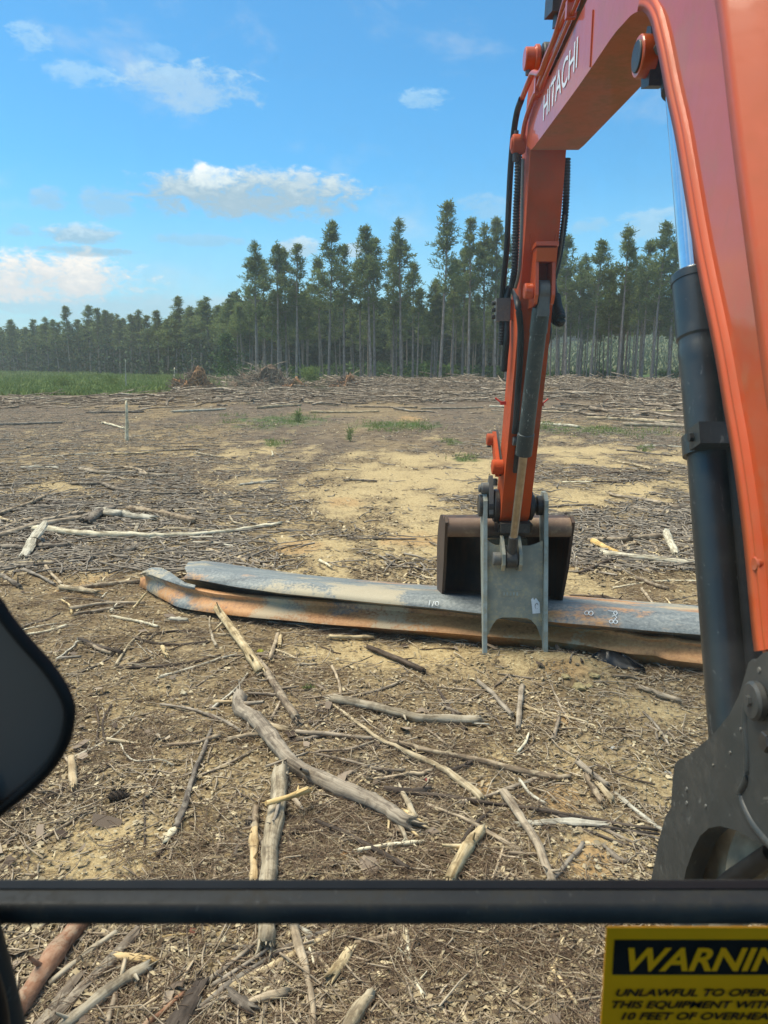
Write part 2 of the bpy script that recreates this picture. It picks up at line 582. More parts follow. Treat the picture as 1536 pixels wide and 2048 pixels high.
def ground_mat():
    m, nt, b = base_mat('soil', 0.92, 0.1)
    v = obj_vec(nt)
    clay = Ex(nt, attr_vec(nt, 'clay', 'Fac'))
    orange = Ex(nt, attr_vec(nt, 'orange', 'Fac'))
    green = Ex(nt, attr_vec(nt, 'green', 'Fac'))
    n1 = new_noise(nt, v, 2.2, 7, 0.65)
    n2 = new_noise(nt, v, 21.0, 7, 0.7)
    n3 = new_noise(nt, v, 95.0, 4, 0.6)
    dark = ramp(nt, n2 * 0.6 + n1 * 0.4, [(0.36, (0.108, 0.076, 0.042)), (0.5, (0.225, 0.165, 0.094)), (0.62, (0.375, 0.288, 0.165))])
    yel = ramp(nt, n3 * 0.5 + n2 * 0.5, [(0.34, (0.31, 0.22, 0.11)), (0.5, (0.48, 0.365, 0.19)), (0.66, (0.59, 0.485, 0.28))])
    ora = ramp(nt, n2, [(0.35, (0.30, 0.18, 0.08)), (0.6, (0.50, 0.33, 0.16))])
    grn = ramp(nt, n1 * 0.5 + n2 * 0.5, [(0.35, (0.045, 0.065, 0.022)), (0.5, (0.075, 0.115, 0.04)), (0.65, (0.13, 0.16, 0.07))])
    k = (clay + (n2 - 0.5) * 1.5 + (n1 - 0.5) * 0.9 + (n3 - 0.5) * 0.9).step(0.05, 1.15)
    lit = Ex(nt, attr_vec(nt, 'litter', 'Fac'))
    brown = ramp(nt, n2 * 0.6 + n1 * 0.4, [(0.36, (0.060, 0.043, 0.031)), (0.5, (0.130, 0.098, 0.072)), (0.64, (0.25, 0.20, 0.145))])
    dark = mix_rgb(nt, (lit + (n2 - 0.5) * 0.7).step(0.2, 0.8) * 0.85, dark, brown)
    col = mix_rgb(nt, k, dark, yel)
    ko = (orange + (n2 - 0.5) * 1.3 + (n1 - 0.5) * 0.8 + clay * 0.12).step(0.34, 1.1) * 0.75
    col = mix_rgb(nt, ko, col, ora)
    kg = (green + (n2 - 0.5) * 0.5).step(0.25, 0.75)
    col = mix_rgb(nt, kg, col, grn)
    setc(nt, b, col)
    bump(nt, b, n2 + n3 * 0.5, 0.9, 0.02)
    return m


def ground():
    ys = np.concatenate([np.linspace(-9, 1.2, 26)[:-1], np.arange(1.2, 13, 0.035), 13 * (1500 / 13.0) ** np.linspace(0.003, 1, 210)])
    s = np.linspace(-1, 1, 300)
    sx = np.sign(s) * np.abs(s) ** 1.35
    Y = np.repeat(ys[:, None], len(s), 1)
    wid = 5.0 + 1.15 * np.maximum(ys, 0)
    X = wid[:, None] * sx[None, :]
    Z = HT(X, Y)
    V = np.stack([X, Y, Z], -1).reshape(-1, 3)
    idx = np.arange(len(ys) * len(s)).reshape(len(ys), len(s))
    F = np.stack([idx[:-1, :-1], idx[:-1, 1:], idx[1:, 1:], idx[1:, :-1]], -1).reshape(-1, 4)
    me = np_mesh('ground', V, F, True)
    c, o, g = masks(V[:, 0], V[:, 1])
    fattr(me, 'clay', c, 'POINT')
    fattr(me, 'orange', o, 'POINT')
    fattr(me, 'green', g, 'POINT')
    x, y = V[:, 0], V[:, 1]
    lit = np.clip((fbm(x * 0.30, y * 0.14, 47, 4) - 0.36) * 2.2 + np.abs(x / np.maximum(y, 1) + 0.06) * 1.5, 0, 1) * sstep(6, 10, y)
    fattr(me, 'litter', lit, 'POINT')
    tag(link('ground', me, ground_mat()), kind='structure', label='cleared clay ground with bark litter and yellow soil patches')


ground()

# ------------------------------------------------------------------ solid builders
def bm_obj(name, bm, mat, parent=None, smooth=False, bevel=0.0, seg=2):
    if bevel:
        es = [e for e in bm.edges if len(e.link_faces) == 2 and e.calc_face_angle(0) > 0.6]
        bmesh.ops.bevel(bm, geom=es, offset=bevel, segments=seg, profile=0.6, affect='EDGES', clamp_overlap=True)
    bmesh.ops.recalc_face_normals(bm, faces=bm.faces)
    me = bpy.data.meshes.new(name)
    for f in bm.faces:
        f.smooth = True
    bm.to_mesh(me)
    bm.free()
    me.set_sharp_from_angle(angle=0.55)
    return link(name, me, mat, parent)


def add_prism(bm, yz, x0, x1):
    """Side outline (y, z) carried from x0 to x1."""
    a = [bm.verts.new((x0, y, z)) for y, z in yz]
    b = [bm.verts.new((x1, y, z)) for y, z in yz]
    n = len(yz)
    f1 = bm.faces.new(a)
    f2 = bm.faces.new(list(reversed(b)))
    for i in range(n):
        j = (i + 1) % n
        bm.faces.new((a[i], b[i], b[j], a[j]))
    return f1, f2


def add_box(bm, x0, x1, y0, y1, z0, z1, rx=0.0):
    vs_ = []
    cy, cz = (y0 + y1) / 2, (z0 + z1) / 2
    for x in (x0, x1):
        for y, z in ((y0, z0), (y1, z0), (y1, z1), (y0, z1)):
            dy, dz = y - cy, z - cz
            vs_.append(bm.verts.new((x, cy + dy * math.cos(rx) - dz * math.sin(rx), cz + dy * math.sin(rx) + dz * math.cos(rx))))
    a, b = vs_[:4], vs_[4:]
    bm.faces.new(a)
    bm.faces.new(list(reversed(b)))
    for i in range(4):
        j = (i + 1) % 4
        bm.faces.new((a[i], b[i], b[j], a[j]))


def add_rings(bm, prof, axis, sides=24, cap=True):
    """prof: list of (centre Vector, radius); rings square to axis."""
    ax = Vector(axis).normalized()
    ref = Vector((0, 0, 1)) if abs(ax.z) < 0.9 else Vector((0, 1, 0))
    u = ax.cross(ref).normalized()
    w = ax.cross(u)
    rings = []
    for c, r in prof:
        rings.append([bm.verts.new(Vector(c) + (u * math.cos(t) + w * math.sin(t)) * r) for t in [2 * math.pi * i / sides for i in range(sides)]])
    for p, q in zip(rings, rings[1:]):
        for i in range(sides):
            j = (i + 1) % sides
            f = bm.faces.new((p[i], p[j], q[j], q[i]))
            f.smooth = True
    if cap:
        bm.faces.new(list(reversed(rings[0])))
        bm.faces.new(rings[-1])


def add_cyl(bm, a, b, r, sides=24, chamfer=0.0):
    a, b = Vector(a), Vector(b)
    ax = (b - a)
    L = ax.length
    c = min(chamfer, L * 0.3)
    d = ax.normalized()
    if c:
        prof = [(a, r - c), (a + d * c, r), (b - d * c, r), (b, r - c)]
    else:
        prof = [(a, r), (b, r)]
    add_rings(bm, prof, d, sides)


def pin_x(bm, x0, x1, y, z, r, sides=24, ch=0.006):
    add_cyl(bm, (x0, y, z), (x1, y, z), r, sides, ch)


def hose(name, pts, r, mat, parent, per=8, sides=12, ribs=0):
    P = catmull(pts, per)
    if ribs:
        L = np.concatenate([[0], np.cumsum(np.linalg.norm(np.diff(P, axis=0), axis=1))])
        n = int(L[-1] / ribs) * 4
        s = np.linspace(0, L[-1], n)
        P = np.stack([np.interp(s, L, P[:, i]) for i in range(3)], 1)
        R = r * (1 + 0.14 * np.where(np.arange(n) % 4 < 2, 1, -1))
    else:
        R = np.full(len(P), r)
    V, F, tc = tubes_np(P[None], R[None], sides)
    V = np.vstack([V, P[:1], P[-1:]])
    k = len(P)  # distance haze painted into the grass as a paler, greyer green
    tri = [[i, (i + 1) % sides, len(V) - 2, len(V) - 2] for i in range(0)]
    me = np_mesh(name, V, F, not ribs)
    return link(name, me, mat, parent)


def text_mesh(body, size, bold=0.0, shear=0.0, sx=1.0, depth=0.0):
    cu = bpy.data.curves.new('lettering', 'FONT')
    cu.body = body
    cu.size = size
    cu.offset = bold * size
    cu.shear = shear
    cu.extrude = depth
    o = bpy.data.objects.new('lettering', cu)
    COL.objects.link(o)
    bpy.context.view_layer.update()
    dg = bpy.context.evaluated_depsgraph_get()
    me = bpy.data.meshes.new_from_object(o.evaluated_get(dg))
    bpy.data.objects.remove(o)
    for v in me.vertices:
        v.co.x *= sx
    return me


# ------------------------------------------------------------------ the excavator
EXC = tag(empty('excavator', (0.2, -0.8, 0)), 'orange excavator seen from inside its cab, boom at right and bucket ahead on the ground', 'excavator')
EXC.matrix_world = Matrix.Translation((0.2, -0.8, 0))
INV = Matrix.Translation((-0.2, 0.8, 0))


def part(o, under=None):
    """Children are modelled in world coordinates; the parent's own offset is taken out."""
    o.parent = under or EXC
    if under is None:
        o.matrix_parent_inverse = INV
    return o


XL, XR, XC = 0.85, 1.125, 0.985
inner_px = [(1062, 300), (1070, 291), (1160, 168), (1221, 78), (1246, 48), (1264, 29), (1282, 22), (1297, 28), (1309, 44), (1318, 66),
            (1331, 122), (1344, 190), (1362, 271), (1375, 346), (1404, 515), (1442, 700), (1463, 820), (1478, 904), (1494, 1012), (1506, 1114), (1519, 1254), (1525, 1303)]
inner = [(p.y, p.z) for p in (on_x(a, b, XL) for a, b in inner_px)]
outer_px = [(1174, 0), (1080, 195), (1066, 205), (1057, 240), (1053, 291)]
outer = [(p.y, p.z) for p in (on_x(a, b, XL) for a, b in outer_px)]
rear_out = [(1.30, 1.18), (1.22, 1.35), (1.36, 1.62), (1.60, 2.12), (1.864, 2.675), (2.03, 3.05), (2.20, 3.36), (2.42, 3.62), (2.70, 3.77), (3.05, 3.785)]
arch = [tuple(p) for p in catmull([(a, b, 0) for a, b in inner[1:]], 3)[:, :2]]
boom_poly = [inner[0]] + arch + [(1.50, 1.30)] + rear_out + outer
bm = bmesh.new()
add_prism(bm, boom_poly, XL, XR)
BOOM = part(bm_obj('boom', bm, M['orange'], None, False, 0.006))
BOOM.data.materials.append(M['brown_under'])
for f in BOOM.data.polygons:                      # browner tone on the bottom plate of the front section
    c = f.center
    if f.normal.z < -0.8 and c.y > 2.7:
        f.material_index = 1

# lower flange bead along the rear inner edge, standing proud of the side plate
P = np.array([(XL - 0.012, a, b) for a, b in arch])
arch_i = [i for i, p in enumerate(P) if p[1] < 2.86]
Pf = P[arch_i]
rows = []
nrm = np.gradient(Pf[:, 1:], axis=0)
nrm /= np.linalg.norm(nrm, axis=1, keepdims=True) + 1e-9
side = np.stack([nrm[:, 1], -nrm[:, 0]], 1)      # towards the boom's inside
ctr = np.array([1.9, 2.9])
if ((ctr - Pf[len(Pf) // 2, 1:]) * side[len(Pf) // 2]).sum() < 0:
    side = -side
prof = [(0.000, 0.012), (-0.012, 0.010), (-0.018, 0.000), (-0.012, 0.026), (-0.004, 0.030), (-0.012, 0.036), (-0.013, 0.048), (0.012, 0.056)]
fade = np.clip(np.arange(len(Pf)) / 10.0, 0.1, 1)
V = []
for i in range(len(Pf)):
    for dx, dn in prof:
        V.append((XL - 0.001 + dx * fade[i], Pf[i, 1] + side[i, 0] * dn, Pf[i, 2] + side[i, 1] * dn))
k = len(prof)
F = [(i * k + j, i * k + j + 1, (i + 1) * k + j + 1, (i + 1) * k + j) for i in range(len(Pf) - 1) for j in range(k - 1)]
part(link('lower_flange', np_mesh('lower_flange', V, F, False), M['orange_flat']), BOOM)
# outer flange plate of the rear section
ro = catmull([(0, a, b) for a, b in rear_out[1:9]], 5)[:, 1:]
V = []
for i in range(len(ro)):
    t = ro[min(i + 1, len(ro) - 1)] - ro[max(i - 1, 0)]
    t /= np.linalg.norm(t)
    n = np.array([t[1], -t[0]])
    for dx, dn in ((0.0, 0.050), (-0.035, 0.050), (-0.035, -0.012), (0.30, -0.012)):
        q = ro[i] + n * dn
        V.append((XL - 0.001 + dx, q[0], q[1]))
F = [(i * 4 + j, i * 4 + j + 1, (i + 1) * 4 + j + 1, (i + 1) * 4 + j) for i in range(len(ro) - 1) for j in range(3)]
part(link('upper_flange', np_mesh('upper_flange', V, F), M['orange_flat']), BOOM)
# round boss low on the side plate
bm = bmesh.new()
q = on_x(1522, 1128, XL)
add_cyl(bm, (XL + 0.002, q.y, q.z), (XL - 0.016, q.y, q.z), 0.018, 20, 0.004)
part(bm_obj('side_boss', bm, M['orange']), BOOM)
# vertical weld seam between nose and main section
a, b = on_x(1186, 20, XL - .002), on_x(1180, 134, XL - .002)
part(hose('weld_seam', [a, (a + b) / 2, b], 0.0035, M['orange'], None, 4, 6), BOOM)

# maker's name in white on the side plate
a, b = on_x(1087, 243, XL), on_x(1155, 134, XL)
c = on_x(1157, 72, XL)
me = text_mesh('HITACHI', 1.0, 0.006, 0.0, 1.0)
xs = [v.co.x for v in me.vertices]
ys = [v.co.y for v in me.vertices]
wx, hy = max(xs) - min(xs), max(ys) - min(ys)
L = (b - a).length
hgt = (c - b).z
dirv = (b - a).normalized()
for v in me.vertices:
    u, w = (v.co.x - min(xs)) / wx, (v.co.y - min(ys)) / hy
    p = a + dirv * (u * L)
    v.co = (XL - 0.003, p.y, p.z + w * hgt)
part(link('lettering', me, M['white']), BOOM)

# steel pipes along the top left edge of the boom
pA = [on_x(1158, -60, XL - .03), on_x(1132, 0, XL - .03), on_x(1112, 70, XL - .03), on_x(1092, 118, XL - .03), on_x(1085, 138, XL - .03), on_x(1078, 147, XL - .035), on_x(1066, 146, XL - .04), on_x(1059, 160, XL - .045), on_x(1050, 182, XL - .045), on_x(1041, 205, XL - .045)]
part(hose('oil_pipe', pA, 0.016, M['orange'], None), BOOM)
pB = [on_x(1164, -60, XL - .022), on_x(1142, 0, XL - .022), on_x(1112, 75, XL - .022), on_x(1088, 140, XL - .022), on_x(1077, 172, XL - .022), on_x(1063, 205, XL - .022), on_x(1050, 245, XL - .022), on_x(1045, 275, XL - .022)]
part(hose('oil_pipe', pB, 0.014, M['orange'], None), BOOM)
pC = [on_x(1176, -60, XL - .014), on_x(1156, 0, XL - .014), on_x(1123, 78, XL - .014), on_x(1097, 138, XL - .014), on_x(1076, 188, XL - .014)]
part(hose('oil_pipe', pC, 0.011, M['orange'], None), BOOM)
for px, py in ((1084, 172), (1150, 20)):
    bm = bmesh.new()
    p = on_x(px, py, XL)
    add_box(bm, XL - 0.040, XL + 0.004, p.y - 0.018, p.y + 0.018, p.z - 0.035, p.z + 0.035, 0.1)
    part(bm_obj('pipe_clamp', bm, M['orange'], None, False, 0.004), BOOM)
# dark hose block and hydraulic fitting over the boom top
bm = bmesh.new()
p = on_x(1122, 14, 0.86)
add_box(bm, 0.80, 0.93, p.y - 0.10, p.y + 0.10, p.z - 0.035, p.z + 0.05, 0.2)
add_box(bm, 0.83, 0.90, p.y - 0.05, p.y + 0.04, p.z - 0.09, p.z - 0.03, 0.2)
for dx in (0.82, 0.86, 0.90):
    add_cyl(bm, (dx, p.y - 0.05, p.z + 0.04), (dx, p.y - 0.16, p.z + 0.10), 0.016, 12)
part(bm_obj('hose_manifold', bm, M['black_metal'], None, False, 0.004), BOOM)

# --- arm
AX0, AX1 = 0.872, 1.084
arm_poly = [(4.86, 3.98), (4.80, 3.90), (4.84, 3.70), (4.90, 3.48), (4.97, 3.10), (5.19, 2.29), (5.42, 1.62), (5.56, 1.26), (5.63, 1.09), (5.70, 1.03), (5.80, 1.03), (5.86, 1.10),
            (5.86, 1.22), (5.72, 1.62), (5.56, 2.12), (5.47, 2.55), (5.34, 3.05), (5.22, 3.45), (5.08, 3.78), (4.95, 3.99)]
bm = bmesh.new()
add_prism(bm, arm_poly, AX0, AX1)
ARM = part(bm_obj('arm', bm, M['orange_worn'], None, False, 0.008))


def arm_face(z, off=0.0):
    """Point on the arm's rear face (towards the cab) at height z, standing off by off."""
    for (y0, z0), (y1, z1) in zip(arm_poly[2:10], arm_poly[3:11]):
        if z1 <= z <= z0:
            y = y0 + (y1 - y0) * (z0 - z) / (z0 - z1)
            d = Vector((0, y1 - y0, z1 - z0)).normalized()
            n = Vector((0, d.z, -d.y))
            return Vector((0, y, z)) + n * off
    return Vector((0, 5.6, z))


def arm_y_at(px, py):
    """Height on the rear face seen at a photo row."""
    best = None
    for z in np.linspace(1.05, 3.5, 500):
        p = arm_face(z)
        _, yy = project((XC, p.y, p.z))
        if best is None or abs(yy - py) < best[0]:
            best = (abs(yy - py), z)
    return best[1]


# boss pins at the boom nose and the arm's upper end
bm = bmesh.new()
q = on_x(1037, 288, 0.815)
pin_x(bm, 0.775, 0.855, q.y, q.z, 0.055)
pin_x(bm, 0.768, 0.777, q.y, q.z, 0.035)
part(bm_obj('nose_pin', bm, M['orange_worn']), BOOM)
for za, zb_, rr in ((-0.05, -0.10, 0.018), (0.05, 0.075, 0.014)):
    bm = bmesh.new()
    add_cyl(bm, (0.80, q.y, q.z + za), (0.80, q.y, q.z + zb_), rr, 12)
    part(bm_obj('grease_fitting', bm, M['black_metal']), BOOM)
q = on_x(1066, 118, 0.85)
bm = bmesh.new()
pin_x(bm, 0.80, 0.874, q.y, q.z, 0.062)
pin_x(bm, 0.855, 0.885, q.y, q.z, 0.075)
part(bm_obj('cylinder_pin', bm, M['orange']), ARM)
bm = bmesh.new()
add_cyl(bm, (0.825, q.y, q.z - 0.06), (0.825, q.y, q.z - 0.085), 0.016, 12)
part(bm_obj('grease_fitting', bm, M['grey_metal']), ARM)
# arm cylinder lying over the boom, its eye on that pin
tail = Vector((XC, 2.35, 4.32))
eye = Vector((XC, q.y, q.z))
bm = bmesh.new()
pin_x(bm, 0.90, 1.07, q.y, q.z, 0.085)
add_cyl(bm, eye, eye + (tail - eye) * 0.35, 0.04, 20)
ACYL = part(bm_obj('arm_cylinder_rod', bm, M['black_metal'], None, False))
bm = bmesh.new()
add_cyl(bm, eye + (tail - eye) * 0.33, tail, 0.07, 24, 0.01)
part(bm_obj('arm_cylinder', bm, M['orange']))

# --- thumb cylinder on the rear face of the arm
z_top = arm_y_at(0, 575)
z_low = arm_y_at(0, 893)
tp = arm_face(z_top, 0.135) + Vector((XC + 0.003, 0, 0))
ROD_END = Vector((0.948, 5.575, on_y(1022, 1118, 5.575).z))
axis = (ROD_END - tp).normalized()
bl = arm_face(z_low, 0.0)
Lb = (Vector((XC, bl.y, bl.z)) - tp).length
bm = bmesh.new()
add_rings(bm, [(tp + axis * 0.10, 0.052), (tp + axis * 0.13, 0.056), (tp + axis * 0.26, 0.056), (tp + axis * 0.262, 0.052), (tp + axis * (Lb - 0.16), 0.052), (tp + axis * (Lb - 0.155), 0.057), (tp + axis * Lb, 0.057)], axis, 28)
TCYL = part(bm_obj('thumb_cylinder', bm, M['thumb_cyl']))
bm = bmesh.new()
pin_x(bm, tp.x - 0.036, tp.x + 0.036, tp.y, tp.z, 0.066)
add_box(bm, tp.x - 0.034, tp.x + 0.034, tp.y - 0.05, tp.y + 0.05, tp.z - 0.15, tp.z, 0.1)
part(bm_obj('barrel_eye', bm, M['grey_metal'], None, False, 0.006), TCYL)
bm = bmesh.new()
add_cyl(bm, tp + axis * (Lb - 0.01), ROD_END - axis * 0.06, 0.030, 24)
part(bm_obj('piston_rod', bm, M['rod']), TCYL)
bm = bmesh.new()
add_cyl(bm, ROD_END - axis * 0.20, ROD_END - axis * 0.03, 0.036, 20, 0.008)
pin_x(bm, ROD_END.x - 0.042, ROD_END.x + 0.042, ROD_END.y, ROD_END.z, 0.068)
part(bm_obj('rod_eye', bm, M['black_metal']), TCYL)
# orange lug box that carries the cylinder's upper end
bm = bmesh.new()
zt = arm_y_at(0, 497)
zb = arm_y_at(0, 530)
at_, ab_ = arm_face(zt), arm_face(zb)
yz = [(at_.y + 0.02, at_.z), (at_.y - 0.15, at_.z - 0.015), (ab_.y - 0.16, ab_.z), (ab_.y + 0.02, ab_.z)]
add_prism(bm, yz, XC - 0.060, XC + 0.062)
add_box(bm, XC - 0.068, XC + 0.070, at_.y - 0.16, at_.y + 0.01, at_.z - 0.012, at_.z + 0.012, -0.1)
LUG = part(bm_obj('cylinder_bracket', bm, M['orange'], None, False, 0.006), ARM)
for sx in (-1, 1):
    bm = bmesh.new()
    x0 = XC + sx * 0.041
    zz = tp.z - 0.02
    yz = [(ab_.y + 0.02, ab_.z + 0.01), (ab_.y - 0.15, ab_.z + 0.01), (tp.y - 0.075, tp.z + 0.06), (tp.y - 0.085, tp.z - 0.03), (tp.y - 0.05, tp.z - 0.08), (tp.y + 0.03, tp.z - 0.095), (tp.y + 0.18, tp.z - 0.10)]
    add_prism(bm, yz, min(x0, x0 + sx * 0.02), max(x0, x0 + sx * 0.02))
    part(bm_obj('lug_plate', bm, M['orange'], None, False, 0.004), ARM)
bm = bmesh.new()
pin_x(bm, XC - 0.115, XC - 0.060, tp.y, tp.z, 0.048)
part(bm_obj('lug_pin', bm, M['orange']), ARM)
# weld outline of the reinforcing plate above the bracket
wl = []
for t in np.linspace(0, 1, 13):
    a = math.pi * (0.02 + 0.96 * t)
    z = arm_y_at(0, 462) - 0.13 * math.sin(a) ** 0.8
    p = arm_face(z, 0.002)
    wl.append((XC - 0.075 * math.cos(a) * 1.05, p.y, p.z))
part(hose('weld_seam', wl, 0.004, M['orange_worn'], None, 4, 6), ARM)
# plugs where the lower hose enters the arm
zz = arm_y_at(0, 918)
bm = bmesh.new()
p = arm_face(zz, 0.0)
add_box(bm, 0.925, 0.972, p.y - 0.02, p.y + 0.03, p.z - 0.10, p.z + 0.10, 0.33)
part(bm_obj('guide_slot', bm, M['black_metal'], None, False, 0.01), ARM)
bm = bmesh.new()
p = arm_face(zz + 0.12, 0.02)
add_cyl(bm, (0.90, p.y, p.z + .02), (0.99, p.y, p.z + .02), 0.032, 16, 0.005)
add_cyl(bm, (0.945, p.y - .01, p.z + .03), (0.940, p.y - .05, p.z + .16), 0.018, 14)
part(bm_obj('hose_elbow', bm, M['grey_metal']), ARM)

# --- hoses down the arm
XH = 0.80
hose_specs = [
    ('hydraulic_hose', [(1043, 198), (1034, 225), (1027, 270), (1021, 340), (1017, 420), (1013, 500), (1006, 570), (1003, 602)], XH, 0.019, M['rubber'], 0),
    ('ribbed_hose', [(1037, 308), (1036, 360), (1033, 420), (1031, 490), (1029, 540), (1024, 574)], XH + .03, 0.021, M['rubber'], 0.018),
    ('steel_line', [(1046, 318), (1044, 400), (1042, 480), (1038, 545), (1031, 575)], XH + .04, 0.010, M['grey_metal'], 0),
    ('ribbed_hose', [(1134, 318), (1133, 370), (1130, 430), (1122, 490), (1114, 530), (1107, 560), (1108, 590)], 1.135, 0.021, M['rubber'], 0.018),
    ('steel_line', [(1129, 430), (1121, 500), (1110, 545), (1105, 552)], 1.125, 0.007, M['grey_metal'], 0),
    ('hydraulic_hose', [(1106, 548), (1112, 590), (1114, 605)], 1.14, 0.014, M['rubber'], 0),
    ('ribbed_hose', [(1112, 592), (1116, 615), (1122, 632), (1120, 644), (1110, 640)], 1.14, 0.027, M['rubber'], 0.02),
    ('hydraulic_hose', [(1090, 598), (1098, 606), (1108, 626), (1113, 643)], 1.12, 0.026, M['rubber'], 0),
    ('ribbed_hose', [(1004, 640), (1004, 665), (1003, 690)], XH, 0.020, M['rubber'], 0.016),
    ('hydraulic_hose', [(1013, 640), (1013, 680), (1010, 715), (1008, 742)], XH + .03, 0.022, M['rubber'], 0),
    ('hydraulic_hose', [(1016, 577), (1024, 577), (1031, 590), (1036, 612), (1041, 660), (1040, 720), (1036, 780), (1032, 840), (1029, 866)], 0.905, 0.021, M['rubber'], 0),
    ('hydraulic_hose', [(1098, 640), (1100, 665), (1096, 686)], 1.12, 0.013, M['black_metal'], 0),
]
for nm, pts, X, r, mt, ribs in hose_specs:
    if X == 0.905:      # this one lies on the arm's rear face
        P3 = []
        for px, py in pts:
            if py < 600:
                P3.append(on_x(px, py, 0.875))
            else:
                z = arm_y_at(0, py)
                q = arm_face(z, 0.03)
                P3.append(on_y(px, py, q.y))
    else:
        P3 = [on_x(px, py, X) for px, py in pts]
    part(hose(nm, P3, r, mt, None, 8, 12, ribs))
bm = bmesh.new()
a, b = on_x(992, 604, XH), on_x(1017, 638, XH)
yc = (a.y + b.y) / 2
add_box(bm, XH - 0.045, XH + 0.05, yc - 0.05, yc + 0.05, b.z, a.z)
VB = part(bm_obj('valve_block', bm, M['grey_metal'], None, False, 0.005))
for k_ in range(3):
    bm = bmesh.new()
    zz = b.z + (a.z - b.z) * (0.2 + 0.3 * k_)
    add_cyl(bm, (XH - 0.045, yc, zz), (XH - 0.068, yc, zz), 0.015, 10)
    part(bm_obj('block_bolt', bm, M['black_metal']), VB)
bm = bmesh.new()
add_cyl(bm, (XH + .03, yc, a.z), (XH + .045, yc, a.z + 0.08), 0.022, 12)
part(bm_obj('hose_fitting', bm, M['black_metal']), VB)
bm = bmesh.new()
add_box(bm, XH + 0.052, 0.874, yc - 0.04, yc + 0.04, b.z + 0.01, a.z - 0.01)
part(bm_obj('block_mount', bm, M['orange_worn'], None, False, 0.004), ARM)
# red hose ties half way down
for px, py, X, sx in ((1012, 806, 0.862, -1), (1076, 808, 1.108, 1)):
    p = on_x(px, py, X)
    bm = bmesh.new()
    add_box(bm, min(X, X + sx * .04), max(X, X + sx * .04), p.y - .012, p.y + .012, p.z - .012, p.z + .012)
    add_cyl(bm, (X + sx * .03, p.y, p.z), (X + sx * .075, p.y + .02, p.z + .035), 0.006, 8)
    part(bm_obj('hose_tie', bm, plain_mat('red_tie', (0.5, 0.03, 0.02), 0.5)), ARM)

# --- bucket linkage and pins
PIN = Vector((XC, 5.78, 1.14))
for (px, py, X, r, x0, x1) in ((980, 879, 0.80, 0.045, 0.775, 0.83), (992, 934, 0.82, 0.055, 0.79, 0.874)):
    bm = bmesh.new()
    q = on_x(px, py, X)
    pin_x(bm, x0, x1, q.y, q.z, r)
    part(bm_obj('linkage_pin', bm, M['orange_worn']))
qa, qb = on_x(984, 872, 0.82), on_x(998, 944, 0.84)
d = (qb - qa).normalized()
n = Vector((0, -d.z, d.y))
bm = bmesh.new()
add_prism(bm, [((qa + n * s_).y, (qa + n * s_).z) for s_ in (-.05, .05)] + [((qb + n * s_).y, (qb + n * s_).z) for s_ in (.055, -.055)], 0.818, 0.846)
part(bm_obj('linkage_arm', bm, M['orange_worn'], None, False, 0.005))
bm = bmesh.new()
add_prism(bm, [((qa + n * s_ + Vector((0, .09, 0))).y, (qa + n * s_).z) for s_ in (-.06, .06)] + [((qb + n * s_ + Vector((0, .06, 0))).y, (qb + n * s_).z) for s_ in (.06, -.06)], 0.842, 0.873)
add_cyl(bm, (0.80, qa.y, qa.z - 0.045), (0.80, qa.y, qa.z - 0.085), 0.015, 10)
add_cyl(bm, (0.815, qb.y, qb.z - 0.05), (0.815, qb.y, qb.z - 0.10), 0.017, 10)
part(bm_obj('linkage_plate', bm, M['black_metal'], None, False, 0.004))
q = on_x(1063, 935, 1.11)
bm = bmesh.new()
pin_x(bm, 1.095, 1.125, q.y, q.z, 0.055)
part(bm_obj('linkage_pin', bm, M['orange_worn']))
bm = bmesh.new()
pin_x(bm, 0.832, 0.874, PIN.y, PIN.z, 0.125)
pin_x(bm, 0.785, 0.835, PIN.y, PIN.z, 0.10)
pin_x(bm, 1.096, 1.128, PIN.y, PIN.z, 0.115)
pin_x(bm, 1.128, 1.142, PIN.y, PIN.z, 0.085)
pin_x(bm, 1.142, 1.16, PIN.y, PIN.z, 0.05)
pin_x(bm, 1.16, 1.222, PIN.y, PIN.z, 0.075)
pin_x(bm, 0.72, 0.757, PIN.y, PIN.z, 0.085)
pin_x(bm, 0.75, 1.2, PIN.y, PIN.z, 0.045)
part(bm_obj('bucket_pin', bm, M['black_metal']))
bm = bmesh.new()
p = PIN + Vector((0, -0.03, 0.15))
add_prism(bm, [(PIN.y - .10, PIN.z - .05), (PIN.y + .08, PIN.z - .05), (PIN.y + .05, PIN.z + .15), (PIN.y - .02, PIN.z + .235), (PIN.y - .09, PIN.z + .12)], 0.79, 0.822)
pin_x(bm, 0.735, 0.80, PIN.y - .02, PIN.z + .135, 0.045)
pin_x(bm, 0.715, 0.74, PIN.y - .02, PIN.z + .135, 0.03)
part(bm_obj('pin_retainer', bm, M['grey_metal'], None, False, 0.004))
bm = bmesh.new()
add_box(bm, AX0 - .002, AX1 + .002, 5.60, 5.83, 0.965, 1.035)
add_prism(bm, [(5.70, 0.95), (5.84, 0.92), (5.92, 0.98), (5.84, 1.02), (5.64, 1.02)], 0.86, 1.115)
part(bm_obj('bucket_ear', bm, M['black_metal'], None, False, 0.006))

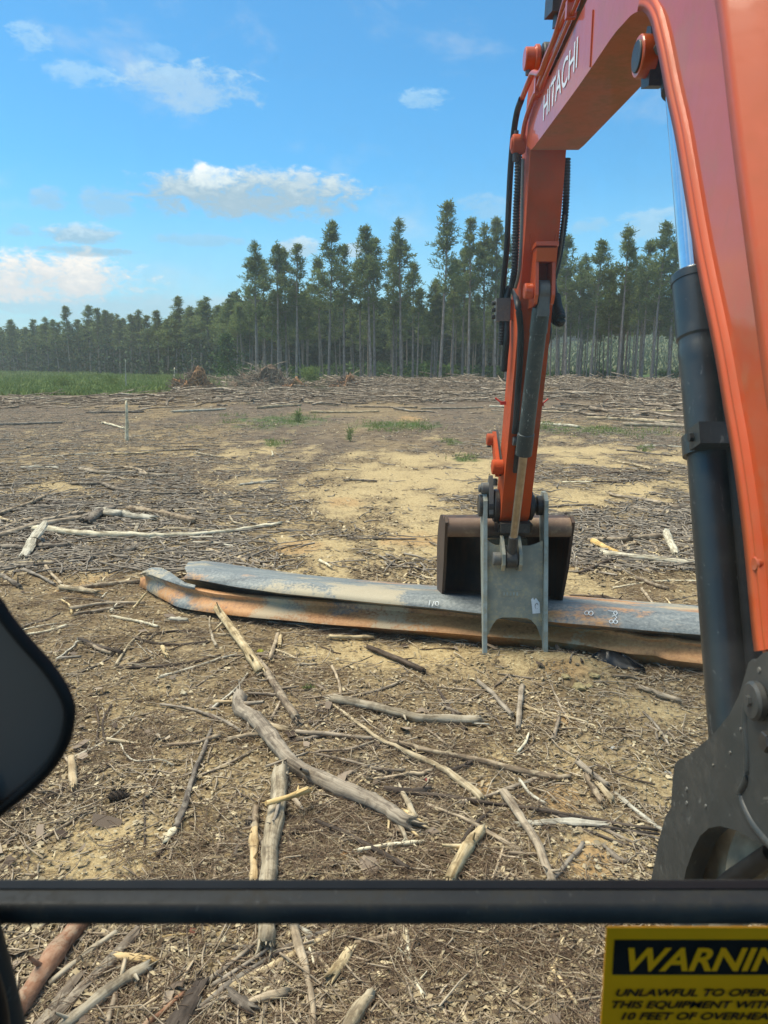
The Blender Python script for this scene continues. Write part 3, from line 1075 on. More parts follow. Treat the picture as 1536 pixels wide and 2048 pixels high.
# --- bucket
BX0, BX1 = 0.476, 1.485
prof_o = [(5.95, 0.93), (6.06, 0.985), (6.18, 0.985), (6.44, 0.92), (6.66, 0.74), (6.74, 0.50), (6.68, 0.26), (6.55, 0.11), (6.36, 0.07), (6.27, 0.09)]
prof_o = [tuple(p) for p in catmull([(a, b, 0) for a, b in prof_o], 4)[:, :2]]
bm = bmesh.new()
T_ = 0.022
for s_ in range(len(prof_o) - 1):
    pass
po = np.array(prof_o)
tg = np.gradient(po, axis=0)
tg /= np.linalg.norm(tg, axis=1, keepdims=True)
nn = np.stack([tg[:, 1], -tg[:, 0]], 1)
cen = np.array([6.3, 0.55])
if ((cen - po[len(po) // 2]) * nn[len(po) // 2]).sum() < 0:
    nn = -nn
pi_ = po + nn * T_
add_prism(bm, [tuple(p) for p in po] + [tuple(p) for p in pi_[::-1]], BX0 + .001, BX1 - .001)
BUCKET = part(bm_obj('bucket', bm, M['rust_dark']))
for X0, X1 in ((BX0, BX0 + 0.024), (BX1 - 0.024, BX1)):
    bm = bmesh.new()
    add_prism(bm, [(5.86, 0.99), (5.92, 1.03), (5.98, 1.01)] + [tuple(p) for p in (po - nn * 0.004)[3:]] + [(6.20, 0.16), (5.98, 0.60)], X0, X1)
    part(bm_obj('side_plate', bm, M['rust_dark'], None, False, 0.004), BUCKET)
bm = bmesh.new()
add_rings(bm, [((BX0 + .02, 5.94, 0.935), 0.076), ((BX1 - .02, 5.94, 0.935), 0.076)], (1, 0, 0), 28)
part(bm_obj('lip_tube', bm, M['rust_lip']), BUCKET)
bm = bmesh.new()
add_prism(bm, [(5.84, 0.865), (5.93, 0.865), (5.98, 0.80), (5.90, 0.765), (5.83, 0.80)], 0.80, 1.115)
part(bm_obj('ear_plate', bm, paint_mat('muddy_plate', (0.16, 0.11, 0.05), (0.22, 0.16, 0.08), 0.7, dusty=0.6, dust=(0.34, 0.26, 0.13), scale=4), None, False, 0.008), BUCKET)
for k_ in range(5):
    bm = bmesh.new()
    xk = BX0 + 0.08 + k_ * (BX1 - BX0 - 0.16) / 4
    add_prism(bm, [(6.40, 0.045), (6.40, 0.12), (6.30, 0.115), (6.20, 0.085), (6.20, 0.075), (6.30, 0.05)], xk - 0.035, xk + 0.035)
    part(bm_obj('tooth', bm, M['rust_lip'], None, False, 0.005), BUCKET)

# --- thumb
TX0, TX1 = 0.748, 1.236
tp_poly = [(5.69, 1.19), (5.75, 1.245), (5.84, 1.24), (5.88, 1.16), (5.86, 1.02), (5.755, 0.62), (5.66, 0.34), (5.575, 0.08), (5.55, 0.0), (5.505, 0.0), (5.50, 0.07), (5.555, 0.34), (5.595, 0.60), (5.67, 1.02)]
THUMB = None
for X0, X1, lean in ((TX0, TX0 + .030, 0.0), (TX1 - .030, TX1, 0.0)):
    bm = bmesh.new()
    add_prism(bm, tp_poly, X0, X1)
    o = bm_obj('thumb_plate', bm, M['thumb_edge'], None, False, 0.004)
    part(o)
    if THUMB is None:
        THUMB = o
WY = 5.655
web_px = [(972, 1080), (985, 1088), (992, 1091), (1015, 1091), (1020, 1100), (1033, 1100), (1036, 1091), (1058, 1092), (1072, 1088), (1086, 1082),
          (1088, 1200), (1087, 1282), (1073, 1252), (1062, 1240), (1052, 1236), (1030, 1235), (1004, 1235), (993, 1239), (985, 1250), (969, 1279), (970, 1200)]
web_y = lambda z: 5.585 + (z - 0.15) * 0.105


def on_web(a, b):
    p = on_y(a, b, 5.62)
    for _ in range(4):
        p = on_y(a, b, web_y(p.z))
    return p


front = [on_web(a, b) for a, b in web_px]
bm = bmesh.new()
x_in0, x_in1 = TX0 + .028, TX1 - .028
fx = [min(max(p.x, x_in0), x_in1) for p in front]
fv = [bm.verts.new((x, p.y, p.z)) for x, p in zip(fx, front)]
bv = [bm.verts.new((x, p.y + 0.018, p.z)) for x, p in zip(fx, front)]
bm.faces.new(fv)
bm.faces.new(list(reversed(bv)))
for i in range(len(fv)):
    j = (i + 1) % len(fv)
    bm.faces.new((fv[i], bv[i], bv[j], fv[j]))
WEB = part(bm_obj('thumb_web', bm, M['thumb'], None, False, 0.003))
for xx in (ROD_END.x - 0.075, ROD_END.x + 0.051):
    bm = bmesh.new()
    rz = ROD_END.z
    add_prism(bm, [(WY + .004, rz + 0.16), (WY - 0.03, rz + 0.16), (ROD_END.y - 0.065, rz + 0.05), (ROD_END.y - 0.07, rz - 0.03), (ROD_END.y - 0.03, rz - 0.085), (WY + .004, rz - 0.10)], xx, xx + 0.024)
    part(bm_obj('clevis_plate', bm, M['thumb'], None, False, 0.005), WEB)
bm = bmesh.new()
pin_x(bm, ROD_END.x - 0.135, ROD_END.x - 0.072, ROD_END.y + 0.01, ROD_END.z, 0.05)
part(bm_obj('clevis_pin', bm, M['grey_metal']), WEB)
# embossed plate and torn white label on the web
a, b = on_web(1003, 1181), on_web(1042, 1194)
WY = a.y
bm = bmesh.new()
add_box(bm, a.x, b.x, WY - 0.006, WY + 0.001, b.z, a.z)
EMB = part(bm_obj('name_plate', bm, M['thumb'], None, False, 0.002), WEB)
bm = bmesh.new()
w_ = (b.x - a.x) / 12
for k_ in range(5):
    x0 = a.x + w_ * (1 + 2 * k_)
    add_box(bm, x0, x0 + w_ * 1.1, WY - 0.0085, WY - 0.005, b.z + 0.012, a.z - 0.012)
part(bm_obj('embossing', bm, M['thumb_edge']), WEB)
lab = [on_web(x, y) for x, y in ((1062, 1199), (1066, 1195), (1068, 1200), (1072, 1196), (1079, 1205), (1080, 1226), (1065, 1227), (1064, 1214))]
bm = bmesh.new()
v1 = [bm.verts.new((p.x, p.y - 0.0040, p.z)) for p in lab]
v2 = [bm.verts.new((p.x, p.y - 0.0005, p.z)) for p in lab]
bm.faces.new(v1)
for i in range(len(v1)):
    j = (i + 1) % len(v1)
    bm.faces.new((v1[i], v2[i], v2[j], v1[j]))
part(bm_obj('paper_label', bm, M['white']), WEB)
c = on_web(1073, 1212)
WY = c.y
pts = [(c.x + 0.012 * math.cos(t), WY - 0.0045, c.z + 0.022 * math.sin(t)) for t in np.linspace(0.5, 5.4, 9)]
part(hose('printed_mark', pts, 0.002, M['grey_metal'], None, 4, 6), WEB)

# --- boom cylinder (in front of the boom, leaning back to the bracket)
c_top = Vector((XC, 2.83, 3.215))
c_bot = Vector((XC, 2.02, 1.20))
ax = (c_bot - c_top).normalized()


def cyl_at_row(py):
    best = None
    for t in np.linspace(0.1, 2.1, 800):
        p = c_top + ax * t
        _, yy = project(p)
        if best is None or abs(yy - py) < best[0]:
            best = (abs(yy - py), t)
    return best[1]


t0 = cyl_at_row(548)
t1 = cyl_at_row(688)
R_ = 0.0755
bm = bmesh.new()
prof = [(c_top + ax * t0, R_ - 0.006), (c_top + ax * (t0 + .006), R_), (c_top + ax * (t0 + 0.03), R_), (c_top + ax * (t0 + 0.032), R_ - .003), (c_top + ax * (t1 - .02), R_ - .003), (c_top + ax * (t1 - .012), R_ - 0.008),
        (c_top + ax * (t1 + .012), R_ - 0.008), (c_top + ax * (t1 + .03), R_ - .004), (c_top + ax * (t1 + .06), R_ - .008), (c_top + ax * 2.40, R_ - .008)]
add_rings(bm, prof, ax, 40)
BC = part(bm_obj('boom_cylinder', bm, M['cyl_dark']))
bm = bmesh.new()
add_cyl(bm, c_top + ax * 0.05, c_top + ax * (t0 + .01), 0.047, 36)
part(bm_obj('piston_rod', bm, M['chrome']), BC)
side_v = Vector((1, 0, 0))
back_v = ax.cross(side_v).normalized()
if back_v.y > 0:
    back_v = -back_v
off = side_v * 0.035 + back_v * 0.092
bm = bmesh.new()
add_cyl(bm, c_top + ax * (t0 - .02) + off, c_top + ax * 2.35 + off, 0.026, 20, 0.005)
part(bm_obj('oil_pipe', bm, M['plastic']), BC)
tb = cyl_at_row(890)
pb = c_top + ax * tb
bm = bmesh.new()
add_cyl(bm, pb - ax * 0.03, pb + ax * 0.03, R_ + 0.004, 36)
o1 = pb + back_v * 0.085 + side_v * -0.035
xx = [(-.045, .02), (.06, .05)]
verts = []
for da in (-.032, .032):
    for db in (-.03, .05):
        for dc in (-.05, .07):
            verts.append(bm.verts.new(o1 + ax * da + back_v * db + side_v * dc))
for f in ((0, 1, 3, 2), (4, 6, 7, 5), (0, 4, 5, 1), (2, 3, 7, 6), (0, 2, 6, 4), (1, 5, 7, 3)):
    bm.faces.new([verts[i] for i in f])
CL = part(bm_obj('pipe_clamp', bm, M['cyl_dark'], None, False, 0.004), BC)
bm = bmesh.new()
add_cyl(bm, o1 - side_v * 0.045, o1 - side_v * 0.062, 0.014, 6)
part(bm_obj('clamp_bolt', bm, M['black_metal']), BC)
# upper clevis under the arch of the boom
bm = bmesh.new()
q = c_top
pin_x(bm, 0.852, 0.905, q.y, q.z, 0.066, 28, 0.004)
CP_ = part(bm_obj('clevis_boss', bm, M['orange']), BOOM)
bm = bmesh.new()
pin_x(bm, 0.846, 0.857, q.y, q.z, 0.050, 28, 0.002)
part(bm_obj('pin_end', bm, M['black_metal']), BOOM)
bm = bmesh.new()
add_prism(bm, [(q.y - .03, q.z - .10), (q.y + .05, q.z - .085), (q.y + .065, q.z + .02), (q.y + .02, q.z + .10), (q.y - .02, q.z + .085), (q.y - .05, q.z)], 0.885, 0.945)
pin_x(bm, 0.945, 1.03, q.y, q.z, 0.078)
add_cyl(bm, c_top, c_top + ax * 0.13, 0.06, 24)
part(bm_obj('rod_eye', bm, M['black_metal'], None, False), BC)
bm = bmesh.new()
add_cyl(bm, (0.885, q.y - .035, q.z - .0), (0.868, q.y - .045, q.z - .0), 0.024, 6)
add_cyl(bm, (0.905, q.y - .068, q.z + .0), (0.905, q.y - .085, q.z + .0), 0.024, 6)
part(bm_obj('retainer_bolt', bm, M['grey_metal']), BOOM)

# --- swing bracket at lower right
br_px = [(1296, 1790), (1318, 1680), (1330, 1635), (1342, 1615), (1345, 1560), (1349, 1530), (1355, 1521), (1378, 1510), (1425, 1470), (1458, 1430), (1478, 1390), (1490, 1350), (1497, 1325), (1505, 1318), (1514, 1317), (1526, 1306), (1545, 1300)]
BXL = 0.80
outl = [on_x(a, b, BXL) for a, b in br_px]
yz = [(p.y, p.z) for p in outl]
yz += [(1.30, 1.62), (1.10, 1.30), (1.05, 0.62)]
h_px = [(1545, 1700), (1470, 1660), (1440, 1652), (1418, 1656), (1400, 1672), (1386, 1700), (1372, 1740), (1362, 1790)]
yz += [(p.y, p.z) for p in (on_x(a, b, BXL) for a, b in h_px)]
for X0, X1 in ((BXL, BXL + .05), (1.12, 1.17)):
    bm = bmesh.new()
    add_prism(bm, yz, X0, X1)
    o = part(bm_obj('swing_bracket', bm, M['bracket'], None, False, 0.012, 3))
    if X0 == BXL:
        BRK = o
# raised cast rib, pin cap, grease dots on the bracket
rp = [on_x(a, b, BXL) for a, b in ((1494, 1380), (1490, 1440), (1494, 1510), (1492, 1560), (1480, 1590), (1500, 1640), (1530, 1680), (1560, 1710))]
part(hose('cast_rib', [(BXL + .004, p.y, p.z) for p in rp], 0.011, M['bracket'], None, 6, 10), BRK)
bm = bmesh.new()
p = on_x(1520, 1402, BXL)
add_cyl(bm, (BXL + .002, p.y, p.z), (BXL - .022, p.y, p.z), 0.042, 28, 0.006)
add_cyl(bm, (BXL - .021, p.y, p.z), (BXL - .030, p.y, p.z), 0.012, 6)
part(bm_obj('pin_cap', bm, M['bracket']), BRK)
for px, py, rr in ((1519, 1340, .008), (1374, 1578, .007), (1374, 1606, .007), (1412, 1612, .006), (1461, 1505, .005), (1482, 1458, .005), (1427, 1530, .004)):
    bm = bmesh.new()
    p = on_x(px, py, BXL)
    add_rings(bm, [((BXL + .002, p.y, p.z), rr), ((BXL - .003, p.y, p.z), rr * .7)], (-1, 0, 0), 10)
    part(bm_obj('grease_spot', bm, M['grey_metal']), BRK)
p = on_x(1530, 1470, BXL)
bm = bmesh.new()
add_cyl(bm, (BXL + .002, p.y - .03, p.z), (BXL - .02, p.y - .03, p.z), 0.022, 6, 0.003)
part(bm_obj('bracket_bolt', bm, M['black_metal']), BRK)
# canvas boot over the hoses in the bracket's arch
bt = [(1350, 1800), (1352, 1750), (1366, 1700), (1396, 1655), (1445, 1635), (1500, 1650), (1560, 1670)]
bp = [on_x(a, b, 0.90) for a, b in bt]
nR, nS = 26, 40
V = []
for i in range(nR):
    t = i / (nR - 1)
    for j in range(nS):
        u = j / (nS - 1)
        k_ = u * (len(bp) - 1)
        i0 = min(int(k_), len(bp) - 2)
        e = bp[i0].lerp(bp[i0 + 1], k_ - i0)
        base = Vector((0.90, 1.75, 0.42))
        q = e.lerp(base, t)
        fold = 0.020 * math.sin(u * 23 + t * 5) + 0.013 * math.sin(u * 41 - t * 9) + 0.03 * math.sin(t * math.pi)
        V.append((q.x - fold, q.y + 0.012 * math.sin(u * 17 + t * 7), q.z))
F = [(i * nS + j, i * nS + j + 1, (i + 1) * nS + j + 1, (i + 1) * nS + j) for i in range(nR - 1) for j in range(nS - 1)]
part(link('canvas_boot', np_mesh('canvas_boot', V, F, True), M['fabric']))
part(hose('hydraulic_hose', [on_x(1545, 1705, 0.86), on_x(1500, 1735, 0.86), on_x(1455, 1765, 0.86), on_x(1420, 1800, 0.86)], 0.022, M['rubber'], None))

# --- cab: window bar, glass, mirror, pillars, sticker, roof, floor
GY = 0.715
bz0, bz1 = on_y(768, 1839, 0.69).z, on_y(768, 1797, 0.69).z
bm = bmesh.new()
zc, hh = (bz0 + bz1) / 2, (bz1 - bz0) / 2
pr = [(GY - .030 - 0.6 * hh * math.cos(t), zc + hh * math.sin(t)) for t in np.linspace(-math.pi / 2, math.pi / 2, 9)]
add_prism(bm, pr + [(GY + .004, zc + hh), (GY + .004, zc - hh)], -0.62, 0.66)
part(bm_obj('window_crossbar', bm, M['cab_grey'], None, False, 0.002))
sz0, sz1 = on_y(768, 1791, 0.70).z, on_y(768, 1768, 0.71).z
bm = bmesh.new()
add_box(bm, -0.62, 0.66, GY - .012, GY + .001, sz0, sz1)
part(bm_obj('window_seal', bm, M['plastic'], None, False, 0.003))
bm = bmesh.new()
add_box(bm, -0.62, 0.66, GY - .008, GY + .0005, bz1, sz0)
part(bm_obj('seal_strip', bm, plain_mat('amber_strip', (0.10, 0.075, 0.04), 0.6), None))


def glass_mat():
    m = bpy.data.materials.new('window_glass')
    m.use_nodes = True
    nt = m.node_tree
    nt.nodes.clear()
    out = nt.nodes.new('ShaderNodeOutputMaterial')
    tr = nt.nodes.new('ShaderNodeBsdfTransparent')
    tr.inputs[0].default_value = (0.965, 0.98, 0.975, 1)
    gl = nt.nodes.new('ShaderNodeBsdfGlossy')
    gl.inputs['Roughness'].default_value = 0.03
    fr = nt.nodes.new('ShaderNodeFresnel')
    fr.inputs[0].default_value = 1.25
    df = nt.nodes.new('ShaderNodeBsdfTranslucent')
    df.inputs[0].default_value = (0.5, 0.5, 0.46, 1)
    n = new_noise(nt, obj_vec(nt), 9.0, 6, 0.6)
    n2 = new_noise(nt, obj_vec(nt), 60.0, 3, 0.6)
    dirt = n.step(0.45, 0.80) * 0.07 + n2.step(0.68, 0.78) * 0.04 + 0.008
    mx = nt.nodes.new('ShaderNodeMixShader')
    nt.links.new(fr.outputs[0], mx.inputs[0])
    nt.links.new(tr.outputs[0], mx.inputs[1])
    nt.links.new(gl.outputs[0], mx.inputs[2])
    m2 = nt.nodes.new('ShaderNodeMixShader')
    nt.links.new(dirt.s, m2.inputs[0])
    nt.links.new(mx.outputs[0], m2.inputs[1])
    nt.links.new(df.outputs[0], m2.inputs[2])
    nt.links.new(m2.outputs[0], out.inputs[0])
    return m


GLASS = glass_mat()
for z0, z1 in ((sz1 - .004, 3.02), (0.95, bz0 + .004)):
    V = [(-0.62, GY, z0), (0.66, GY, z0), (0.66, GY, z1), (-0.62, GY, z1)]
    part(link('window_pane', np_mesh('window_pane', V, [(0, 1, 2, 3)]), GLASS))
# warning sticker on the lower pane
a = on_y(1214, 1856, GY - .006)
x0, z1 = a.x, a.z
zb = on_y(1205, 2160, GY - .006).z
x1 = 0.60
bm = bmesh.new()
add_box(bm, x0, x1, GY - .006, GY - .003, zb, z1)
STK = part(bm_obj('warning_sticker', bm, M['yellow']))
p0, p1 = on_y(1229, 1879, GY - .006), on_y(1222, 1948, GY - .006)
bm = bmesh.new()
add_box(bm, p0.x, x1 - .015, GY - .0072, GY - .0062, p1.z, p0.z)
part(bm_obj('title_band', bm, M['ink']), STK)


def sticker_text(body, px, py_base, cap_px, mat, sx, bold, dy):
    p = on_y(px, py_base, GY - .006)
    cap = on_y(px, py_base - cap_px, GY - .006).z - p.z
    me = text_mesh(body, cap / 0.70, bold, 0.28, sx)
    for v in me.vertices:
        v.co = (p.x + v.co.x, GY - dy, p.z + v.co.y)
    part(link('lettering', me, mat), STK)


sticker_text('WARNING', 1240, 1937, 44, M['yellow'], 1.07, 0.028, .0085)
sticker_text('UNLAWFUL TO OPERATE', 1228, 1990, 14, M['ink'], 1.33, 0.028, .0075)
sticker_text('THIS EQUIPMENT WITHIN', 1218, 2014, 14, M['ink'], 1.33, 0.028, .0075)
sticker_text('10 FEET OF OVERHEAD', 1236, 2037, 14, M['ink'], 1.33, 0.028, .0075)
sticker_text('HIGH VOLTAGE LINES', 1244, 2061, 14, M['ink'], 1.33, 0.028, .0075)

# mirror housing at the left
mir_px = [(-170, 1150), (-60, 1165), (-5, 1190), (25, 1232), (62, 1278), (104, 1325), (136, 1372), (151, 1412), (150, 1450), (138, 1492), (112, 1535), (78, 1572), (30, 1612), (-30, 1655), (-120, 1690), (-190, 1690)]
mp = catmull([on_y(a, b, 0.62) for a, b in mir_px], 5)
cx, cz = -0.33, on_y(0, 1430, .62).z
tg = np.gradient(mp, axis=0)
tg /= np.linalg.norm(tg, axis=1, keepdims=True)
inn = np.stack([-tg[:, 2], 0 * tg[:, 0], tg[:, 0]], 1)
if ((np.array([cx, 0.62, cz]) - mp[len(mp) // 2]) * inn[len(mp) // 2]).sum() < 0:
    inn = -inn
rings = [(0.040, 0.030), (0.003, 0.006), (0.0, 0.0), (0.0035, -0.005), (0.0085, -0.006), (0.0105, -0.002), (0.0108, 0.004)]
V, n = [], len(mp)
for s_, dy in rings:
    for p, q in zip(mp, inn):
        V.append((p[0] + q[0] * s_, 0.62 + dy, p[2] + q[2] * s_))
F = [(i * n + j, i * n + (j + 1) % n, (i + 1) * n + (j + 1) % n, (i + 1) * n + j) for i in range(len(rings) - 1) for j in range(n)]
MIR = part(link('mirror_housing', np_mesh('mirror_housing', V, F, True), M['plastic']))
bm = bmesh.new()
fv = [bm.verts.new((p[0] + q[0] * .0104, 0.6235, p[2] + q[2] * .0104)) for p, q in zip(mp, inn)]
bm.faces.new(fv)
part(bm_obj('mirror_face', bm, plain_mat('smoked_mirror', (0.075, 0.085, 0.085), 0.28, 0.6, 0.0, 0.1, 4)), MIR)
bm = bmesh.new()
bv = [bm.verts.new((p[0] + q[0] * .041, 0.649, p[2] + q[2] * .041)) for p, q in zip(mp, inn)]
bm.faces.new(bv)
part(bm_obj('mirror_back', bm, M['plastic']), MIR)
part(hose('mirror_stalk', [(-0.345, 0.638, cz), (-0.42, 0.642, cz + .005), (-0.52, 0.655, cz + .02), (-0.625, 0.67, cz + .03)], 0.020, M['plastic'], None), MIR)
part(hose('mirror_knob', [on_y(-90, 1600, .614), on_y(-50, 1585, .612), on_y(-36, 1605, .612), on_y(-50, 1640, .612), on_y(-90, 1655, .614)], 0.008, M['plastic'], None), MIR)
# hand rail and pillars
part(hose('grab_rail', [on_y(-50, 1835, .66), on_y(-36, 1870, .66), on_y(-14, 1950, .66), on_y(10, 2050, .66), on_y(34, 2200, .66), Vector((on_y(34, 2200, .66).x + .01, .66, 1.1)), Vector((on_y(34, 2200, .66).x + .01, .66, .79))], 0.018, M['cab_grey'], None))
part(hose('floor_boot', [Vector((on_y(-60, 1900, .60).x - .03, .675, on_y(-60, 1900, .60).z + .02)), on_y(-60, 1900, .60), on_y(-34, 1960, .60), on_y(-14, 2050, .60), on_y(-8, 2200, .60), Vector((on_y(-8, 2200, .60).x, .60, 1.1)), Vector((on_y(-8, 2200, .60).x, .60, .79))], 0.014, M['plastic'], None))
for x0, x1 in ((-0.70, -0.62), (0.66, 0.72)):
    bm = bmesh.new()
    add_box(bm, x0, x1, GY - .06, GY + .03, 0.80, 3.06)
    part(bm_obj('cab_pillar', bm, M['cab_grey'], None, False, 0.012))
    bm = bmesh.new()
    add_box(bm, x0, x1, -1.0, -0.9, 0.80, 3.06)
    part(bm_obj('cab_pillar', bm, M['cab_grey'], None, False, 0.012))
bm = bmesh.new()
add_box(bm, -0.74, 0.75, -1.05, GY + .06, 3.03, 3.12)
part(bm_obj('cab_roof', bm, M['orange'], None, False, 0.02))
bm = bmesh.new()
add_box(bm, -0.74, 0.75, -1.05, GY + .04, 0.72, 0.80)
part(bm_obj('cab_floor', bm, M['cab_grey'], None, False, 0.01))
bm = bmesh.new()
add_box(bm, -0.70, 0.72, -1.02, -0.97, 0.80, 2.0)
part(bm_obj('cab_rear_panel', bm, M['cab_grey'], None, False, 0.01))
for x0, x1 in ((-0.70, -0.66), (0.68, 0.72)):
    bm = bmesh.new()
    add_box(bm, x0, x1, -0.9, GY - .06, 0.80, 1.45)
    part(bm_obj('cab_door_panel', bm, M['cab_grey'], None, False, 0.01))

# ------------------------------------------------------------------ trees
M['needles'] = rnd_mat('pine_needles', [(0.0, (0.085, 0.120, 0.045)), (0.5, (0.175, 0.225, 0.080)), (1.0, (0.30, 0.34, 0.125))], 0.75, 0.4)
M['leaves'] = rnd_mat('broad_leaves', [(0.0, (0.035, 0.075, 0.02)), (0.6, (0.075, 0.14, 0.035)), (1.0, (0.14, 0.20, 0.06))], 0.7, 0.3)
M['trunk'] = wood_mat('pine_trunk_bark', (0.14, 0.11, 0.09), (0.27, 0.22, 0.185), (0.39, 0.33, 0.28), (0.31, 0.21, 0.155), 0.5, 6.0, 0.3, 0.3)
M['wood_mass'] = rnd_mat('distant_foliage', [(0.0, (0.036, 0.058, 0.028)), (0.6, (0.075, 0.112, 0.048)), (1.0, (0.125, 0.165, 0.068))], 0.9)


def sprays(C, D, L, W, rng, per):
    """Needle sprays: per narrow triangles around each centre C, leaning along D."""
    n = len(C)
    N = n * per
    c = np.repeat(C, per, 0)
    d = np.repeat(D, per, 0) * 0.7 + rng.normal(0, 0.75, (N, 3))
    d[:, 2] += 0.25
    d /= np.linalg.norm(d, axis=1, keepdims=True)
    s = np.cross(d, rng.normal(0, 1, (N, 3)))
    s /= np.linalg.norm(s, axis=1, keepdims=True) + 1e-9
    l = L * rng.uniform(0.6, 1.25, (N, 1))
    w = W * rng.uniform(0.7, 1.3, (N, 1))
    V = np.stack([c - s * w * 0.4, c + s * w * 0.4, c + d * l + s * w * 0.5, c + d * l - s * w * 0.5], 1).reshape(-1, 3)
    F = np.arange(N * 4).reshape(N, 4)
    base = np.repeat(rng.random(n), per) * 0.7 + rng.random(N) * 0.3
    return V, F, base


def pine(seed, h, cb, cr, dense):
    """Meshes of a tall pine: trunk with limbs, crown."""
    rng = np.random.default_rng(seed)
    k = 14
    zz = np.linspace(0, h, k)
    lean = rng.normal(0, 0.012, 2)
    px = lean[0] * zz + np.cumsum(rng.normal(0, 0.03, k)) * np.linspace(0, 1, k)
    py = lean[1] * zz + np.cumsum(rng.normal(0, 0.03, k)) * np.linspace(0, 1, k)
    P = np.stack([px, py, zz], 1)
    r0 = 0.0068 * h + 0.012
    R = r0 * (1 - zz / h) ** 0.75 + 0.012
    R[0] *= 1.25
    V1, F1, t1 = tubes_np(P[None], R[None], 8)
    nb = int(46 * dense)
    t = np.sort(rng.random(nb) ** 0.95)
    bz = h * (cb + (0.985 - cb) * t)
    az = rng.random(nb) * 2 * np.pi + np.arange(nb) * 2.4
    prof = (1 - t) ** 0.85 * np.clip(0.50 + t * 1.9, 0, 1) * 1.15
    ln = cr * prof * rng.uniform(0.5, 1.3, nb) + 0.12
    up = np.radians(rng.uniform(5, 30, nb) + 38 * t)
    bx, by = np.interp(bz, zz, px), np.interp(bz, zz, py)
    bp = []
    for j in range(4):
        q = j / 3
        rise = ln * q * np.sin(up) + 0.12 * ln * q * q
        bp.append(np.stack([bx + np.cos(az) * ln * q * np.cos(up), by + np.sin(az) * ln * q * np.cos(up), bz + rise], 1))
    bp = np.stack(bp, 1)
    bR = np.stack([0.028 * (1 - 0.75 * j / 3) * np.ones(nb) for j in range(4)], 1)
    V2, F2, t2 = tubes_np(bp, bR, 4)
    # dead stubs below the crown
    ns = 7
    sz = h * rng.uniform(0.3, cb + 0.05, ns)
    sa = rng.random(ns) * 6.28
    sl = rng.uniform(0.4, 1.5, ns)
    sp = np.stack([np.stack([np.interp(sz, zz, px) + np.cos(sa) * sl * q, np.interp(sz, zz, py) + np.sin(sa) * sl * q, sz + sl * q * 0.25], 1) for q in (0, .5, 1)], 1)
    V3, F3, t3 = tubes_np(sp, np.full((ns, 3), 0.014), 3)
    V = np.vstack([V1, V2, V3])
    F = np.vstack([F1, F2 + len(V1), F3 + len(V1) + len(V2)])
    trunk = np_mesh('trunk', V, F, True)
    vattr(trunk, 'tc', np.vstack([t1, t2, t3]))
    trunk.materials.append(M['trunk'])
    C, D = [], []
    for q in (0.35, 0.5, 0.65, 0.8, 0.92, 1.02):
        m = 3
        for _ in range(m):
            c = bp[:, 0] + (bp[:, 3] - bp[:, 0]) * q
            j = rng.normal(0, 0.15 + 0.16 * (ln[:, None] * q * 0.4), (nb, 3))
            c = c + j
            d = bp[:, 3] - bp[:, 0]
            d /= np.linalg.norm(d, axis=1, keepdims=True)
            keep = rng.random(nb) < 0.55
            C.append(c[keep])
            D.append(d[keep])
    top = np.array([[px[-1], py[-1], h - 0.25 * i] for i in range(5)]) + rng.normal(0, .08, (5, 3))
    C.append(top)
    D.append(np.tile([[0, 0, 1.0]], (5, 1)))
    C, D = np.vstack(C), np.vstack(D)
    V, F, b = sprays(C, D, 0.42, 0.060, rng, 6)
    crown = np_mesh('crown', V, F)
    fattr(crown, 'rnd', b)
    crown.materials.append(M['needles'])
    return trunk, crown


PINES = [pine(100 + i, 18.0, cb, cr, dn) for i, (cb, cr, dn) in enumerate(
    [(0.46, 1.75, 1.30), (0.50, 1.55, 1.15), (0.42, 1.95, 1.45), (0.55, 1.45, 1.05), (0.47, 2.05, 1.5), (0.58, 1.3, 0.95), (0.40, 1.6, 1.2), (0.52, 1.9, 1.2)])]
N_TREE = 0


def plant(px, depth, top_py=None, height=None, var=None, label=None, group=None, rot=None, fat=1.0):
    global N_TREE
    x = (px - 768) / FPX * depth * CP
    y = depth
    z = float(HT(x, y))
    if height is None:
        height = (on_y(px, top_py, y).z - z)
    i = N_TREE % len(PINES) if var is None else var
    N_TREE += 1
    s = height / 18.0
    root = empty('pine_tree', (x, y, z - 0.05))
    root.rotation_euler = (random.uniform(-.022, .022), random.uniform(-.022, .022), random.random() * 6.28 if rot is None else rot)
    wide = (0.55 + 0.45 * s) * fat
    root.scale = (wide, wide, s)
    tag(root, label, 'pine tree', group)
    for nm, me in zip(('trunk', 'crown'), PINES[i]):
        o = bpy.data.objects.new(nm, me)
        o.parent = root
        COL.objects.link(o)
    return root


